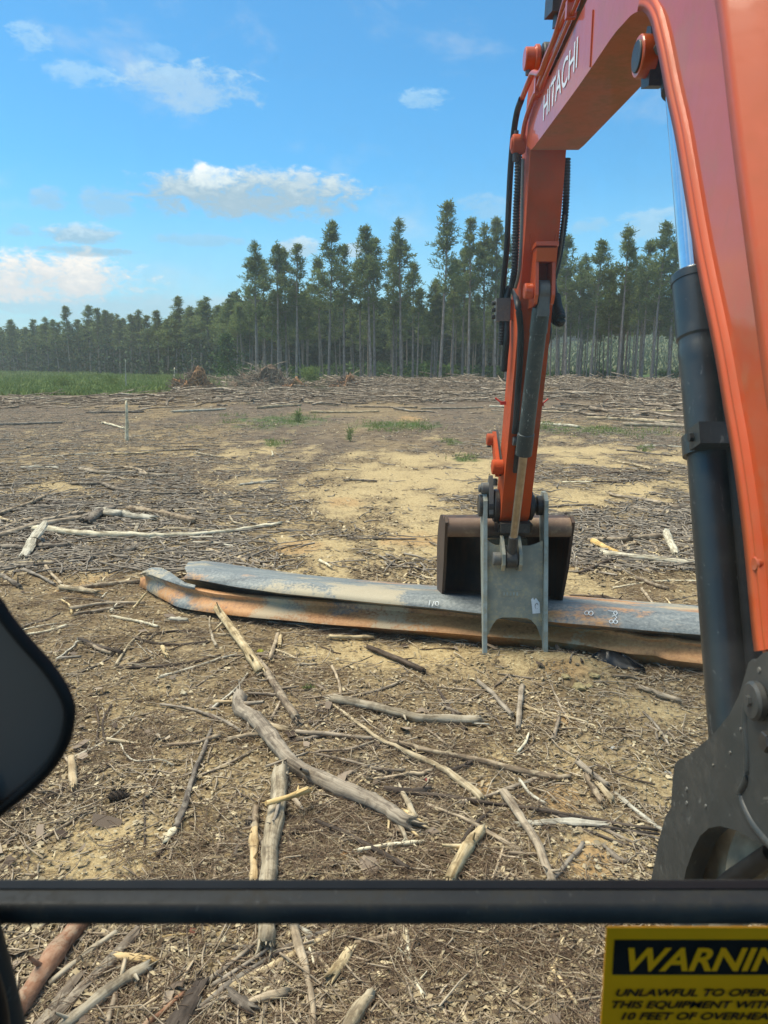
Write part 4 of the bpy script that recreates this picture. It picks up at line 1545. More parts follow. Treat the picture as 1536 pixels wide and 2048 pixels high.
GT = 'tall pines along the front edge of the stand'
front = [  # column, distance, top row, variant, label
    (512, 96, 483, 0, 'leftmost tall front pine, standing clear of the low tree line'),
    (531, 103, 520, 3, 'slimmer pine tucked just right of the leftmost tall pine'),
    (557, 98, 483, 5, 'slim pine with sparse crown, second tall one from the left edge of the stand'),
    (574, 101, 500, 1, 'pine between two slim pines near the left end of the stand'),
    (592, 97, 490, 3, 'slim open-crowned pine just left of the gap in the front row'),
    (657, 95, 443, 2, 'broad full-crowned pine right of the gap, above the brown brush pile'),
    (640, 102, 520, 7, 'lower pine at the left shoulder of the broad full-crowned pine'),
    (688, 99, 490, 7, 'pine leaning on the right side of the broad full-crowned pine'),
    (742, 95, 455, 4, 'dense dark-crowned pine with two close trunks in mid stand'),
    (749, 97, 475, 1, 'second trunk hard against the dense dark-crowned pine'),
    (722, 101, 520, 3, 'short thin pine left of the dense dark-crowned pine'),
    (803, 96, 440, 0, 'pointed pine between the dense dark crown and the tallest pine'),
    (787, 102, 500, 6, 'pine half hidden behind the pointed pine'),
    (826, 100, 520, 5, 'thin pine right of the pointed pine, below its crown'),
    (880, 94, 405, 1, 'tallest pine of all, crown alone against the sky'),
    (862, 101, 560, 2, 'low bushy pine left of the tallest pine'),
    (905, 99, 520, 4, 'low full pine just right of the tallest pine'),
    (937, 96, 440, 3, 'tall open pine left of the excavator arm hoses'),
    (925, 101, 490, 5, 'slim pine between the tallest pine and the tall open pine'),
    (967, 98, 448, 0, 'tall pine whose crown almost reaches the excavator hoses'),
    (990, 97, 440, 6, 'tall pine partly behind the black hoses of the arm'),
    (1012, 101, 470, 2, 'pine seen behind the hoses left of the arm'),
    (1132, 96, 470, 7, 'pine just right of the arm with crown beside the ribbed hose'),
    (1118, 100, 500, 1, 'pine hidden partly by the arm on its right side'),
    (1182, 97, 483, 4, 'round-crowned pine midway between arm and boom cylinder'),
    (1160, 102, 510, 0, 'lower pine left of the round-crowned pine'),
    (1216, 100, 540, 6, 'short pine right of the round-crowned pine'),
    (1238, 95, 450, 5, 'slim sparse pine standing above its neighbours at right'),
    (1252, 102, 505, 3, 'thin pine just right of the slim sparse pine'),
    (1284, 98, 480, 7, 'pine at the left side of the big right-hand crown'),
    (1304, 95, 447, 4, 'big full crown nearest the silver cylinder rod'),
    (1338, 97, 488, 2, 'full pine beside the black boom cylinder'),
    (1362, 100, 520, 1, 'pine half hidden behind the black boom cylinder'),
]
for c, d, t, v, l in front:
    plant(c, d, t, None, v, l, GT, fat=1.28)
rs = random.Random(5)
GD = 'thin pines packed in the stand behind its front row'
for i in range(132):
    c = rs.uniform(472, 1440)
    if 1030 < c < 1085:
        continue
    d = rs.uniform(97, 128)
    open_side = c > 1085
    hgt = rs.uniform(9.0, 12.8) if not open_side else rs.uniform(10.5, 14.5)
    nf = min(front, key=lambda q: abs(q[0] - c))
    short = nf[4].split(',')[0].split(' with ')[0].split(' standing ')[0]
    side_ = 'straight behind' if abs(c - nf[0]) < 5 else ('behind and left of' if c < nf[0] else 'behind and right of')
    lab = ' '.join(f"thin pine {side_} the {short}".split()[:16])
    plant(c, d, None, hgt, rs.choice([3, 5, 1, 7, 0]) if open_side else None, lab, GD, fat=0.85 if open_side else 1.0)
GL = 'pines of the lower tree line at left'
tops = [(8, 655), (28, 640), (52, 655), (75, 640), (97, 635), (118, 640), (140, 614), (160, 640), (181, 612), (198, 618), (215, 622), (240, 640), (262, 630), (281, 620), (300, 632), (318, 622), (336, 638),
        (352, 622), (368, 594), (384, 612), (402, 602), (419, 594), (438, 612), (455, 606), (472, 598), (490, 606), (503, 610)]


def left_label(c, tall):
    where = ('at the far left end of the low tree line' if c < 50 else 'above the rounded green bush' if c < 150 else 'between the green bushes and the bleached stem' if c < 225 else
             'behind the thin bleached stem in the field' if c < 285 else 'between the bleached stem and the root heap' if c < 350 else 'behind the orange root heap' if c < 425 else 'behind the bushy young tree')
    return f"{'tall-topped' if tall else 'lower'} far pine {where}"


def edge_depth(c):
    return float(np.interp(c, [-60, 0, 300, 420, 500], [225, 205, 158, 130, 108]))


for i, (c, t) in enumerate(tops):
    plant(c, edge_depth(c) + rs.uniform(0, 6), t, None, rs.choice([0, 2, 4, 6]), None, GL, fat=1.6)['label'] = (
        left_label(c, True))
for i in range(62):
    c = rs.uniform(-70, 500)
    d = edge_depth(c) + rs.uniform(2, 34)
    py = float(np.interp(c, [-70, 60, 200, 330, 420, 500], [668, 655, 636, 634, 618, 612])) + rs.uniform(-8, 26)
    plant(c, d, py, None, rs.choice([0, 2, 4, 6]), left_label(c, False), GL, fat=1.5)


def foliage_mass(name, pts, size, mat, seed, per=5, label=None):
    rng = np.random.default_rng(seed)
    D = rng.normal(0, 1, pts.shape)
    D /= np.linalg.norm(D, axis=1, keepdims=True)
    V, F, b = sprays(pts, D, size, size * 0.55, rng, per)
    me = np_mesh(name, V, F)
    fattr(me, 'rnd', b)
    return tag(link(name, me, mat), label, kind='stuff')


rng = np.random.default_rng(17)
# the dark inside of the stand and of the left tree line: undergrowth and crowns behind the counted pines
n = 15000
c = np.concatenate([rng.uniform(-120, 480, n), rng.uniform(470, 1010, n)])
dep = np.concatenate([np.interp(c[:n], [-120, 0, 300, 480], [250, 240, 195, 152]) + rng.uniform(0, 30, n), rng.uniform(130, 150, n)])
x = (c - 768) / FPX * dep * CP
top = np.where(c < 480, np.interp(c, [-120, 300, 480], [11.5, 11.5, 12.5]), np.interp(c, [470, 800, 940, 1010], [11.5, 12.0, 11.5, 10.0]))
top = top * (0.80 + 0.35 * vnoise(x * 0.28, dep * 0.1, 4))
z = HT(x, dep) + rng.random(2 * n) ** 0.9 * top
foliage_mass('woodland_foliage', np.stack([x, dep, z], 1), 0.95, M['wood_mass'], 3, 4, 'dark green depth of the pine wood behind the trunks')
n = 9000
c = rng.uniform(440, 1420, n)
dep = rng.uniform(103, 140, n)
x = (c - 768) / FPX * dep * CP
patch = vnoise(x * 0.16, dep * 0.12, 33)
keep = (patch > np.where(c > 1085, 0.60, 0.42))
x, dep, c, patch = x[keep], dep[keep], c[keep], patch[keep]
z = HT(x, dep) + rng.random(len(x)) * np.where(c > 1085, 1.0, 3.0) * patch
foliage_mass('undergrowth', np.stack([x, dep, z], 1), 0.5, M['leaves'], 4, 4, 'low leafy undergrowth between the pine trunks')
# canopy between the counted crowns of the right, open part
n = 4200
c = rng.uniform(1085, 1460, n)
dep = rng.uniform(106, 130, n)
x = (c - 768) / FPX * dep * CP
z = HT(x, dep) + np.interp(rng.random(n), [0, 1], [7.6, 11.6]) - 1.5 * vnoise(x * 0.5, dep * 0.3, 6)
foliage_mass('canopy_foliage', np.stack([x, dep, z], 1), 0.55, M['needles'], 5, 4, 'thin pine canopy of the open stand at right')
# wooded ridge beyond the green slope
n = 9000
x = rng.uniform(20, 420, n)
dep = rng.uniform(400, 450, n)
z = HT(x, dep) + rng.random(n) * (8.5 + 3.5 * vnoise(x * 0.06, dep * 0.02, 3))
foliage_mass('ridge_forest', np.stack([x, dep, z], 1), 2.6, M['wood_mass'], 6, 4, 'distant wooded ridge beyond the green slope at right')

n = 3200
c = rng.uniform(-120, 500, n)
dep = np.interp(c, [-60, 0, 300, 420, 500], [225, 205, 158, 130, 112]) + rng.uniform(-4, 16, n)
x = (c - 768) / FPX * dep * CP
z = HT(x, dep) + rng.random(n) ** 1.2 * 7.5 * (0.5 + vnoise(x * 0.25, dep * 0.2, 44))
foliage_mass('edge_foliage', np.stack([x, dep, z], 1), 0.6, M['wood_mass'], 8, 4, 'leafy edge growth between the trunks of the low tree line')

# bushy young tree in front of the tall stand
rt = tag(empty('young_tree', ((455 - 768) / FPX * 100 * CP, 100, float(HT((455 - 768) / FPX * 100, 100)))), 'light green bushy young tree left of the brown brush pile, before the dark wood', 'tree')
rg = np.random.default_rng(9)
P = np.array([[[0, 0, 0], [0.1, 0, 1.5], [0.05, 0, 3.0], [0.1, 0, 5.2]]])
Vt, Ft, tt = tubes_np(P, np.array([[.09, .07, .05, .02]]), 6)
me = np_mesh('trunk', Vt, Ft, True)
vattr(me, 'tc', tt)
link('trunk', me, M['trunk'], rt)
u = rg.random((420, 1)) ** 0.7
cc = np.stack([rg.normal(0, 1.0, 420) * (1.15 - 0.9 * u[:, 0]), rg.normal(0, 1.0, 420) * (1.15 - 0.9 * u[:, 0]), 0.8 + u[:, 0] * 5.0], 1)
V, F, b = sprays(cc, rg.normal(0, 1, (420, 3)), 0.30, 0.14, rg, 6)
me = np_mesh('crown', V, F)
fattr(me, 'rnd', b)
link('crown', me, M['leaves'], rt)

# ------------------------------------------------------------------ green field and weeds
M['grass'] = rnd_mat('field_grass', [(0.0, (0.10, 0.14, 0.035)), (0.55, (0.20, 0.265, 0.075)), (1.0, (0.32, 0.36, 0.15))], 0.8, 0.3)


def grass_np(x, y, hgt, wid, seed, per=4, spread=0.2):
    r = np.random.default_rng(seed)
    n = len(x)
    X = np.repeat(x, per) + r.normal(0, spread, n * per)
    Y = np.repeat(y, per) + r.normal(0, spread, n * per)
    H = np.repeat(hgt, per) * r.uniform(0.5, 1.2, n * per)
    Wd = np.repeat(wid, per)
    Z = HT(X, Y)
    a = r.random(n * per) * 6.28
    dx, dy = np.cos(a), np.sin(a)
    lx, ly = r.normal(0, 0.45, n * per) * H, r.normal(0, 0.45, n * per) * H
    V = np.stack([np.stack([X - dx * Wd, Y - dy * Wd, Z - .01], 1), np.stack([X + dx * Wd, Y + dy * Wd, Z - .01], 1), np.stack([X + lx + dx * Wd * .2, Y + ly + dy * Wd * .2, Z + H], 1), np.stack([X + lx - dx * Wd * .2, Y + ly - dy * Wd * .2, Z + H], 1)], 1)
    b = np.repeat(r.random(n), per) * 0.75 + r.random(n * per) * 0.25
    return V.reshape(-1, 3), np.arange(n * per * 4).reshape(-1, 4), b


n = 17000
c = rng.uniform(-260, 720, n)
dep = 56 + 156 * rng.random(n) ** 1.6
keep = (c < np.interp(dep, [56, 62, 70, 90, 130, 220], [200, 330, 420, 560, 560, 500]) + rng.normal(0, 30, n))
c, dep = c[keep], dep[keep]
x = (c - 768) / FPX * dep * CP
cl = vnoise(x * 0.25, dep * 0.18, 14)
V, F, b = grass_np(x, dep, 0.22 + 0.6 * cl ** 2, 0.11 + 0.0 * x, 21, 5, 0.45)
me = np_mesh('field_grass', V, F)
fattr(me, 'rnd', b)
tag(link('field_grass', me, M['grass']), 'green grass and bracken covering the field at left', kind='stuff')
n = 7000
dep = rng.uniform(140, 400, n)
x = dep * rng.uniform(0.12, 0.5, n)
V, F, b = grass_np(x, dep, rng.uniform(.4, 1.3, n), np.full(n, .3), 22, 4, 1.2)
me = np_mesh('slope_grass', V, F)
fattr(me, 'rnd', b)
tag(link('slope_grass', me, rnd_mat('hazed_slope_grass', [(0.0, (0.12, 0.15, 0.07)), (0.5, (0.19, 0.21, 0.11)), (1.0, (0.28, 0.28, 0.17))], 0.85)), 'green growth on the far slope behind the pines', kind='stuff')
n = 1700
c = rng.uniform(380, 1380, n)
dep = rng.uniform(13, 60, n)
x = (c - 768) / FPX * dep * CP
_, _, gm = masks(x, dep)
keep = gm + rng.normal(0, .1, n) > 0.42
V, F, b = grass_np(x[keep], dep[keep], rng.uniform(.06, .22, keep.sum()), np.full(keep.sum(), .012), 23, 12, 0.18)
me = np_mesh('clearing_grass', V, F)
fattr(me, 'rnd', b)
tag(link('clearing_grass', me, M['grass']), 'sparse green grass sprouting in the clearing', kind='stuff')


def weed(px, py, wpx, hpx, label, n=60, mat='grass', name='weed_clump'):
    g = on_ground(px, py)
    k = g.y / FPX
    r = np.random.default_rng(int(px * 7 + py))
    w, h = wpx * k / 2, hpx * k
    u = r.random(n)
    cc = np.stack([r.normal(0, .45, n) * w, r.normal(0, .35, n) * w, u * h], 1)
    V, F, b = sprays(cc, np.tile([[0, 0, 1.0]], (n, 1)), max(0.018, h * .40), max(.004, h * 0.035), r, 5)
    me = np_mesh(name, V, F)
    fattr(me, 'rnd', b)
    o = link(name, me, M[mat])
    o.location = g
    tag(o, label, 'weed', 'green weeds in the clearing')


weed(935, 922, 60, 13, 'low green weed clump on yellow soil just left of the arm', 70, 'grass')
weed(898, 890, 40, 12, 'flat green weed clump further left behind the one by the arm', 60, 'grass')
weed(545, 898, 34, 15, 'single green weed in the middle of the brown clearing', 50)
weed(700, 882, 10, 24, 'thin upright green sprout left of the grassy patch', 30)
weed(596, 845, 10, 24, 'small upright green shoot near the slash, left of centre', 30)
weed(765, 862, 95, 15, 'green weeds at the left end of the grassy patch', 110)
weed(825, 858, 105, 15, 'green weeds at the right end of the grassy patch', 110)
weed(620, 772, 46, 30, 'bright green bush beside the orange-topped slash heap', 120)
weed(128, 778, 46, 22, 'rounded green bush at the front of the field at left', 110)
weed(225, 775, 60, 20, 'wider green bush at the front of the field', 120)
weed(1290, 905, 30, 14, 'green weed on yellow soil beside the boom cylinder', 50)
weed(1195, 868, 60, 14, 'thin green weeds below the slash right of the arm', 70)
weed(619, 1380, 26, 9, 'tiny green sprig among chips left of the pale frayed branch', 26)
weed(1090, 858, 40, 14, 'thin green weeds close right of the arm', 50)

# ------------------------------------------------------------------ the two steel beams
M['beam_rust'] = None


def beam_mat(name, blue_amt):
    m, nt, b = base_mat(name, 0.5, 0.5)
    v = obj_vec(nt)
    vl = mapping(nt, v, (0.35, 2.0, 2.0))
    n1 = new_noise(nt, vl, 4.0, 6, 0.6)
    n2 = new_noise(nt, v, 38.0, 6, 0.65)
    n4 = new_noise(nt, mapping(nt, v, (0.6, 1, 1)), 2.2, 4, 0.6)
    rust = ramp(nt, n2 * 0.5 + n1 * 0.5, [(0.34, (0.22, 0.10, 0.042)), (0.44, (0.44, 0.21, 0.086)), (0.56, (0.58, 0.30, 0.12)), (0.66, (0.46, 0.34, 0.22))])
    blue = ramp(nt, n2 * 0.6 + n1 * 0.4, [(0.36, (0.105, 0.12, 0.125)), (0.5, (0.21, 0.23, 0.225)), (0.64, (0.34, 0.35, 0.32))])
    xs = nt.nodes.new('ShaderNodeSeparateXYZ')
    nt.links.new(v, xs.inputs[0])
    f = (n4 + (n2 - 0.5) * 0.25 + (Ex(nt, xs.outputs[0]) - 0.3) * (0.02 if blue_amt > 0.5 else 0.05)).step(blue_amt - 0.08, blue_amt + 0.06)
    col = mix_rgb(nt, f, blue, rust)
    orange = new_noise(nt, vl, 3.0, 5, 0.6)
    col = mix_rgb(nt, orange.step(0.60, 0.74) * f * 0.8, col, (0.50, 0.22, 0.075))
    tan = new_noise(nt, mapping(nt, v, (1, 1, 1)), 1.6, 4)
    col = mix_rgb(nt, (tan + (n2 - 0.5) * 0.3).step(0.52, 0.62) * 0.8, col, (0.48, 0.40, 0.26))
    setc(nt, b, col)
    b.inputs['Specular IOR Level'].default_value = 0.35
    nt.links.new((n2 * 0.35 + 0.42).s, b.inputs['Roughness'])
    bump(nt, b, n2, 0.35, 0.004)
    return m


def loft_lines(name, lines, xs, mat, wob=0.004, thick=0.007, sub=None, parent=None):
    """lines: list of (photo polyline, height above ground or polyline of it, extra push along y)."""
    V = []
    jr = random.Random(len(xs))
    jit = [jr.uniform(-7, 9) for _ in lines]
    for i, x0 in enumerate(xs):
        for (poly, zl, push), jx in zip(lines, jit):
            x = x0 + jx * max(0.0, 1 - i / 4.0)
            py = float(np.interp(x, [p[0] for p in poly], [p[1] for p in poly]))
            z = float(np.interp(x, [q[0] for q in zl], [q[1] for q in zl])) if isinstance(zl, list) else zl
            p = on_z(x, py, z)
            V.append((p.x, p.y + push + wob * math.sin(p.x * 9 + z * 40), p.z))
    k = len(lines)
    F = [(i * k + j, (i + 1) * k + j, (i + 1) * k + j + 1, i * k + j + 1) for i in range(len(xs) - 1) for j in range(k - 1)]
    me = np_mesh(name, V, F, False)
    o = link(name, me, mat, parent)
    s = o.modifiers.new('thickness', 'SOLIDIFY')
    s.thickness = thick
    s.offset = 0
    bv = o.modifiers.new('edge', 'BEVEL')
    bv.width = 0.002
    return o


lip = [(280, 1146), (300, 1152), (330, 1162), (370, 1175), (430, 1188), (480, 1193), (580, 1200), (700, 1208), (800, 1215), (900, 1224), (1000, 1233), (1090, 1242), (1180, 1252), (1230, 1263), (1265, 1270), (1300, 1279), (1322, 1280), (1342, 1276), (1366, 1285), (1412, 1290), (1560, 1304)]
bot = [(280, 1171), (310, 1190), (355, 1214), (400, 1222), (440, 1228), (540, 1238), (640, 1247), (700, 1252), (800, 1259), (890, 1266), (958, 1271), (1090, 1281), (1174, 1291), (1260, 1308), (1312, 1311), (1334, 1319), (1414, 1328), (1560, 1344)]


def between(a, b, t):
    xs_ = sorted(set([p[0] for p in a] + [p[0] for p in b]))
    return [(x, (1 - t) * np.interp(x, [p[0] for p in a], [p[1] for p in a]) + t * np.interp(x, [p[0] for p in b], [p[1] for p in b])) for x in xs_]


zl = lambda a, b: [(280, a), (500, a + (b - a) * .5), (900, b), (1560, b)]   # height along the beam
foot = [(280, 1178), (310, 1196), (355, 1219), (440, 1232), (540, 1243), (640, 1254), (800, 1272), (958, 1291), (1100, 1306), (1260, 1328), (1414, 1350), (1560, 1370)]
xs_f = list(np.linspace(281, 1545, 110))
FB = loft_lines('steel_beam', [
    (between(lip, bot, -0.06), zl(0.20, 0.210), 0.045),
    (lip, zl(0.195, 0.205), 0.0),
    (between(lip, bot, 0.28), zl(0.145, 0.172), 0.055),
    (between(lip, bot, 0.48), zl(0.115, 0.152), 0.045),
    (between(lip, bot, 0.70), zl(0.07, 0.120), -0.012),
    (bot, zl(0.03, 0.095), 0.0),
    (between(bot, foot, 0.12), zl(0.02, 0.085), 0.035),
    (foot, zl(-0.02, -0.02), 0.03)], xs_f, beam_mat('rusted_beam_steel', 0.35))
tag(FB, 'long rust-brown steel beam lying nearest the cab, its left end curled up', 'steel beam', 'bent steel beams on the ground')
# torn flap curling up at its left end
fl = [(284, 1145), (300, 1137), (322, 1137), (340, 1146), (352, 1155), (368, 1166), (390, 1172)]
fb = [(284, 1148), (300, 1150), (322, 1158), (340, 1164), (352, 1168), (368, 1174), (390, 1179)]
o = loft_lines('torn_flange', [(fl, 0.24, .02), (between(fl, fb, .5), 0.23, 0.0), (fb, 0.21, 0.0)], list(np.linspace(284, 390, 16)), beam_mat('bright_bent_flange', 0.9), 0.002, 0.01)
o.parent = FB

rt_ = [(372, 1138), (400, 1136), (480, 1149), (600, 1166), (700, 1176), (880, 1191), (960, 1197), (1100, 1208), (1250, 1220), (1400, 1232), (1560, 1246)]
rb_ = [(360, 1156), (400, 1160), (480, 1175), (560, 1186), (640, 1194), (760, 1206), (880, 1217), (1000, 1231), (1100, 1243), (1200, 1252), (1300, 1261), (1412, 1270), (1560, 1284)]
xs_r = list(np.linspace(366, 1545, 80))
RB = loft_lines('steel_beam', [
    (between(rt_, rb_, 0.0), 0.10, 0.30),
    (between(rt_, rb_, -0.02), 0.335, 0.03),
    (rt_, 0.345, 0.0),
    (between(rt_, rb_, .5), 0.320, 0.0),
    (rb_, 0.285, 0.0),
    (between(rt_, rb_, 1.07), 0.270, 0.03),
    (between(rt_, rb_, 1.5), 0.16, 0.10),
    (between(rt_, rb_, 1.9), 0.02, 0.12)], xs_r, beam_mat('blue_grey_beam_steel', 0.63), 0.002)
tag(RB, 'long blue-grey steel beam lying behind the rusty one, chalk marks on top', 'steel beam', 'bent steel beams on the ground')


def beam_point(px, py):
    t0 = np.interp(px, [p[0] for p in rt_], [p[1] for p in rt_])
    b0 = np.interp(px, [p[0] for p in rb_], [p[1] for p in rb_])
    f = (py - t0) / (b0 - t0)
    z = np.interp(f, [0, .5, 1], [0.345, 0.320, 0.285])
    return on_z(px, py, z + 0.0085)


def chalk(strokes):
    for st in strokes:
        pts = [beam_point(x, y) for x, y in st]
        part(hose('chalk_mark', pts, 0.0028, M['chalk'], None, 4, 6), RB)
        bpy.context.view_layer.objects


def ring(cx, cy, rx, ry, a0=0, a1=6.4, n=10):
    return [(cx + rx * math.cos(t), cy + ry * math.sin(t)) for t in np.linspace(a0, a1, n)]


chalk([ring(1173.5, 1226, 4, 4), ring(1182, 1226.5, 4.2, 4.2)])                            # 8 lying on its side
chalk([[(1216, 1221), (1226, 1223), (1233, 1225)], ring(1231, 1226, 3.4, 4.0), [(1224, 1233), (1229, 1231), (1233, 1235), (1229, 1239)], ring(1222.5, 1243, 4, 3.4), ring(1231, 1243.5, 4, 3.4)])   # p 28
chalk([[(860, 1201), (858, 1211)], [(868, 1203), (864, 1213)], ring(874, 1207, 3.5, 4.0)])  # 1/2 o
# small piece under the right end: black plastic
bp_ = [(1180, 1322), (1192, 1312), (1207, 1304), (1222, 1303), (1240, 1309), (1258, 1318), (1276, 1330), (1292, 1339)]
bq_ = [(1180, 1328), (1195, 1328), (1207, 1330), (1222, 1332), (1240, 1336), (1258, 1338), (1276, 1341), (1292, 1343)]
o = loft_lines('plastic_scrap', [(between(bp_, bq_, -.05), 0.08, .05), (bp_, [(1180, .02), (1215, .10), (1292, .015)], 0), (between(bp_, bq_, .5), [(1180, .015), (1215, .06), (1292, .012)], 0), (bq_, 0.015, 0)], list(np.linspace(1181, 1291, 22)), plain_mat('black_sheet', (0.016, 0.018, 0.02), 0.35, 0.5, 0, .3, 12), 0.006, 0.006)
tag(o, 'crumpled black plastic sheet under the right end of the rusty beam', 'plastic sheet')

# ------------------------------------------------------------------ branches, sticks and logs one by one
WID = {'stick': 'stick', 'branch': 'branch', 'log': 'log', 'wood_slab': 'slab', 'wood_chunk': 'wood chunk'}


def stick_mesh(name, pts, r0, r1, mat, flat=1.0, jag=0.0, seed=1, sides=10, knots=2):
    """A rough piece of wood along 3-D points: uneven radius, knots, broken ends."""
    r = np.random.default_rng(seed)
    P = catmull(pts, 1 if len(pts) > 8 else 7 if len(pts) > 2 else 9)
    k = len(P)
    L = np.linalg.norm(np.diff(P, axis=0), axis=1).sum()
    s = np.linspace(0, 1, k)
    rm = max(r0, r1)
    wig = np.cumsum(r.normal(0, 1, (k, 3)), axis=0)
    wig -= np.outer(s, wig[-1])
    P = P + wig * np.array([1, 1, .3]) * min(L * 0.0025, rm * 0.22)
    R = (r0 + (r1 - r0) * s) * (1 + 0.04 * np.sin(s * r.uniform(9, 20) + r.random() * 6))
    for _ in range(knots):
        c = r.uniform(0.1, 0.9)
        R = R * (1 + r.uniform(.06, .2) * np.exp(-((s - c) * L / (rm * 1.3)) ** 2))
    V, F, tc = tubes_np(P[None], R[None], sides)
    V = V.reshape(k, sides, 3)
    ax = P[:, None, :]
    lump = 1 + 0.10 * np.sin(np.arange(sides)[None, :] * r.integers(1, 4) * 2 * np.pi / sides + s[:, None] * r.uniform(4, 14)) + r.normal(0, .05, (k, sides)) + 0.06 * np.sin(np.arange(sides)[None, :] * 2.0 + s[:, None] * L / rm * .35 + r.random() * 6)
    off = (V - ax) * lump[:, :, None]
    off[:, :, 2] *= flat
    V = ax + off
    d0 = P[1] - P[0]
    d1 = P[-1] - P[-2]
    d0 = d0 / np.linalg.norm(d0)
    d1 = d1 / np.linalg.norm(d1)
    if jag:
        V[0] -= d0 * (r.random((sides, 1)) * jag * rm * 3)
        V[-1] += d1 * (r.random((sides, 1)) * jag * rm * 3)
    V = V.reshape(-1, 3)
    e0, e1 = P[0] + d0 * rm * (0.15 if not jag else -0.2), P[-1] - d1 * rm * (0.15 if not jag else -0.2)
    n0 = len(V)
    V = np.vstack([V, [e0], [e1]])
    tc = np.vstack([tc, [[0, 0, 0.3]], [[0, 0, 0.9]]])
    F = list(map(tuple, F))
    last = (k - 1) * sides
    me = bpy.data.meshes.new(name)
    stubs = []
    if flat > .9 and L / rm > 10 and knots:
        for _ in range(int(r.integers(1, 2 + knots))):
            i = int(r.integers(1, k - 1))
            d = P[min(i + 1, k - 1)] - P[i - 1]
            d = d / np.linalg.norm(d)
            a = r.normal(0, 1, 3) * np.array([1, 1, .6]) + np.array([0, 0, .5])
            a = a - d * (a @ d)
            a = a / np.linalg.norm(a) + d * r.uniform(.2, 1.0)
            a = a / np.linalg.norm(a)
            ln = R[i] * r.uniform(1.6, 4.5)
            q = np.stack([P[i] + a * R[i] * .4, P[i] + a * (R[i] * .9), P[i] + a * (R[i] + ln * .6), P[i] + a * (R[i] + ln)])
            V4, F4, t4 = tubes_np(q[None], (R[i] * np.array([.5, .42, .28, .20]) * r.uniform(.6, 1.1))[None], 6)
            stubs.append((V4, F4, t4))
    if jag and rm > .007 and flat > .4:
        for pe, dd, re_ in ((P[0], -d0, R[0]), (P[-1], d1, R[-1])):
            for _ in range(6):
                a = r.normal(0, 1, 3)
                a = a - dd * (a @ dd)
                a = a / np.linalg.norm(a)
                a[2] *= flat
                ln = re_ * r.uniform(.6, 3.2)
                b0 = pe + a * re_ * r.uniform(.35, .8)
                q = np.stack([b0 - dd * re_ * .5, b0, b0 + dd * ln * .6 + a * re_ * .05, b0 + dd * ln + a * re_ * r.uniform(-.2, .4)])
                stubs.append(tubes_np(q[None], (re_ * np.array([.26, .25, .16, .03]))[None], 4))
    for V4, F4, t4 in stubs:
        F += [tuple(int(q) + len(V) for q in f) for f in F4]
        V = np.vstack([V, V4])
        tc = np.vstack([tc, t4])
    F += [(j, n0, (j + 1) % sides) for j in range(sides)] + [(last + j, last + (j + 1) % sides, n0 + 1) for j in range(sides)]
    me.from_pydata(V.tolist(), [], F)
    n_side = len(F) - 2 * sides
    me.polygons.foreach_set('use_smooth', [i < n_side and flat > 0.6 for i in range(len(F))])
    vattr(me, 'tc', tc)
    me.update()
    return me


MARK = []
N_ST = 0


def lay(kind, pts, w0, w1, mat, label, group=None, flat=1.0, jag=0.4, lift=None, knots=2, sides=10):
    """One piece of wood lying where the photograph shows it: pts are photo points on the ground."""
    global N_ST
    N_ST += 1
    D = catmull([(p[0], p[1], p[2] if len(p) > 2 else 0.0) for p in pts], 6 if len(pts) > 2 else 10)
    n = len(D)
    P = []
    for i, p in enumerate(D):
        w = w0 + (w1 - w0) * (i / max(1, n - 1))
        g0 = on_ground(p[0], p[1])
        rr = w * g0.y / FPX / 2
        P.append(tuple(on_ground(p[0], p[1], rr * flat * 0.80 + 0.012 + p[2])))
    z = np.array([p[2] for p in P])
    zs = np.convolve(np.pad(z, 4, mode='edge'), np.ones(9) / 9, 'valid')
    zs = np.maximum(zs, z - 0.008)
    P = [(p[0] * (EYE - q) / (EYE - p[2]), p[1] * (EYE - q) / (EYE - p[2]), q) for p, q in zip(P, zs)]
    ra = w0 * P[0][1] / FPX / 2
    rb = w1 * P[-1][1] / FPX / 2
    base = np.array(P).mean(0)
    base[2] = float(HT(base[0], base[1]))
    Q = [tuple(np.array(p) - base) for p in P]
    me = stick_mesh(kind, Q, ra, rb, M[mat], flat, jag, 1000 + N_ST, sides, knots)
    o = link(kind, me, M[mat])
    o.location = base
    tag(o, label, WID[kind], group or 'branches and sticks lying on the cleared ground')
    MARK.append((base[0], base[1], label))
    return o


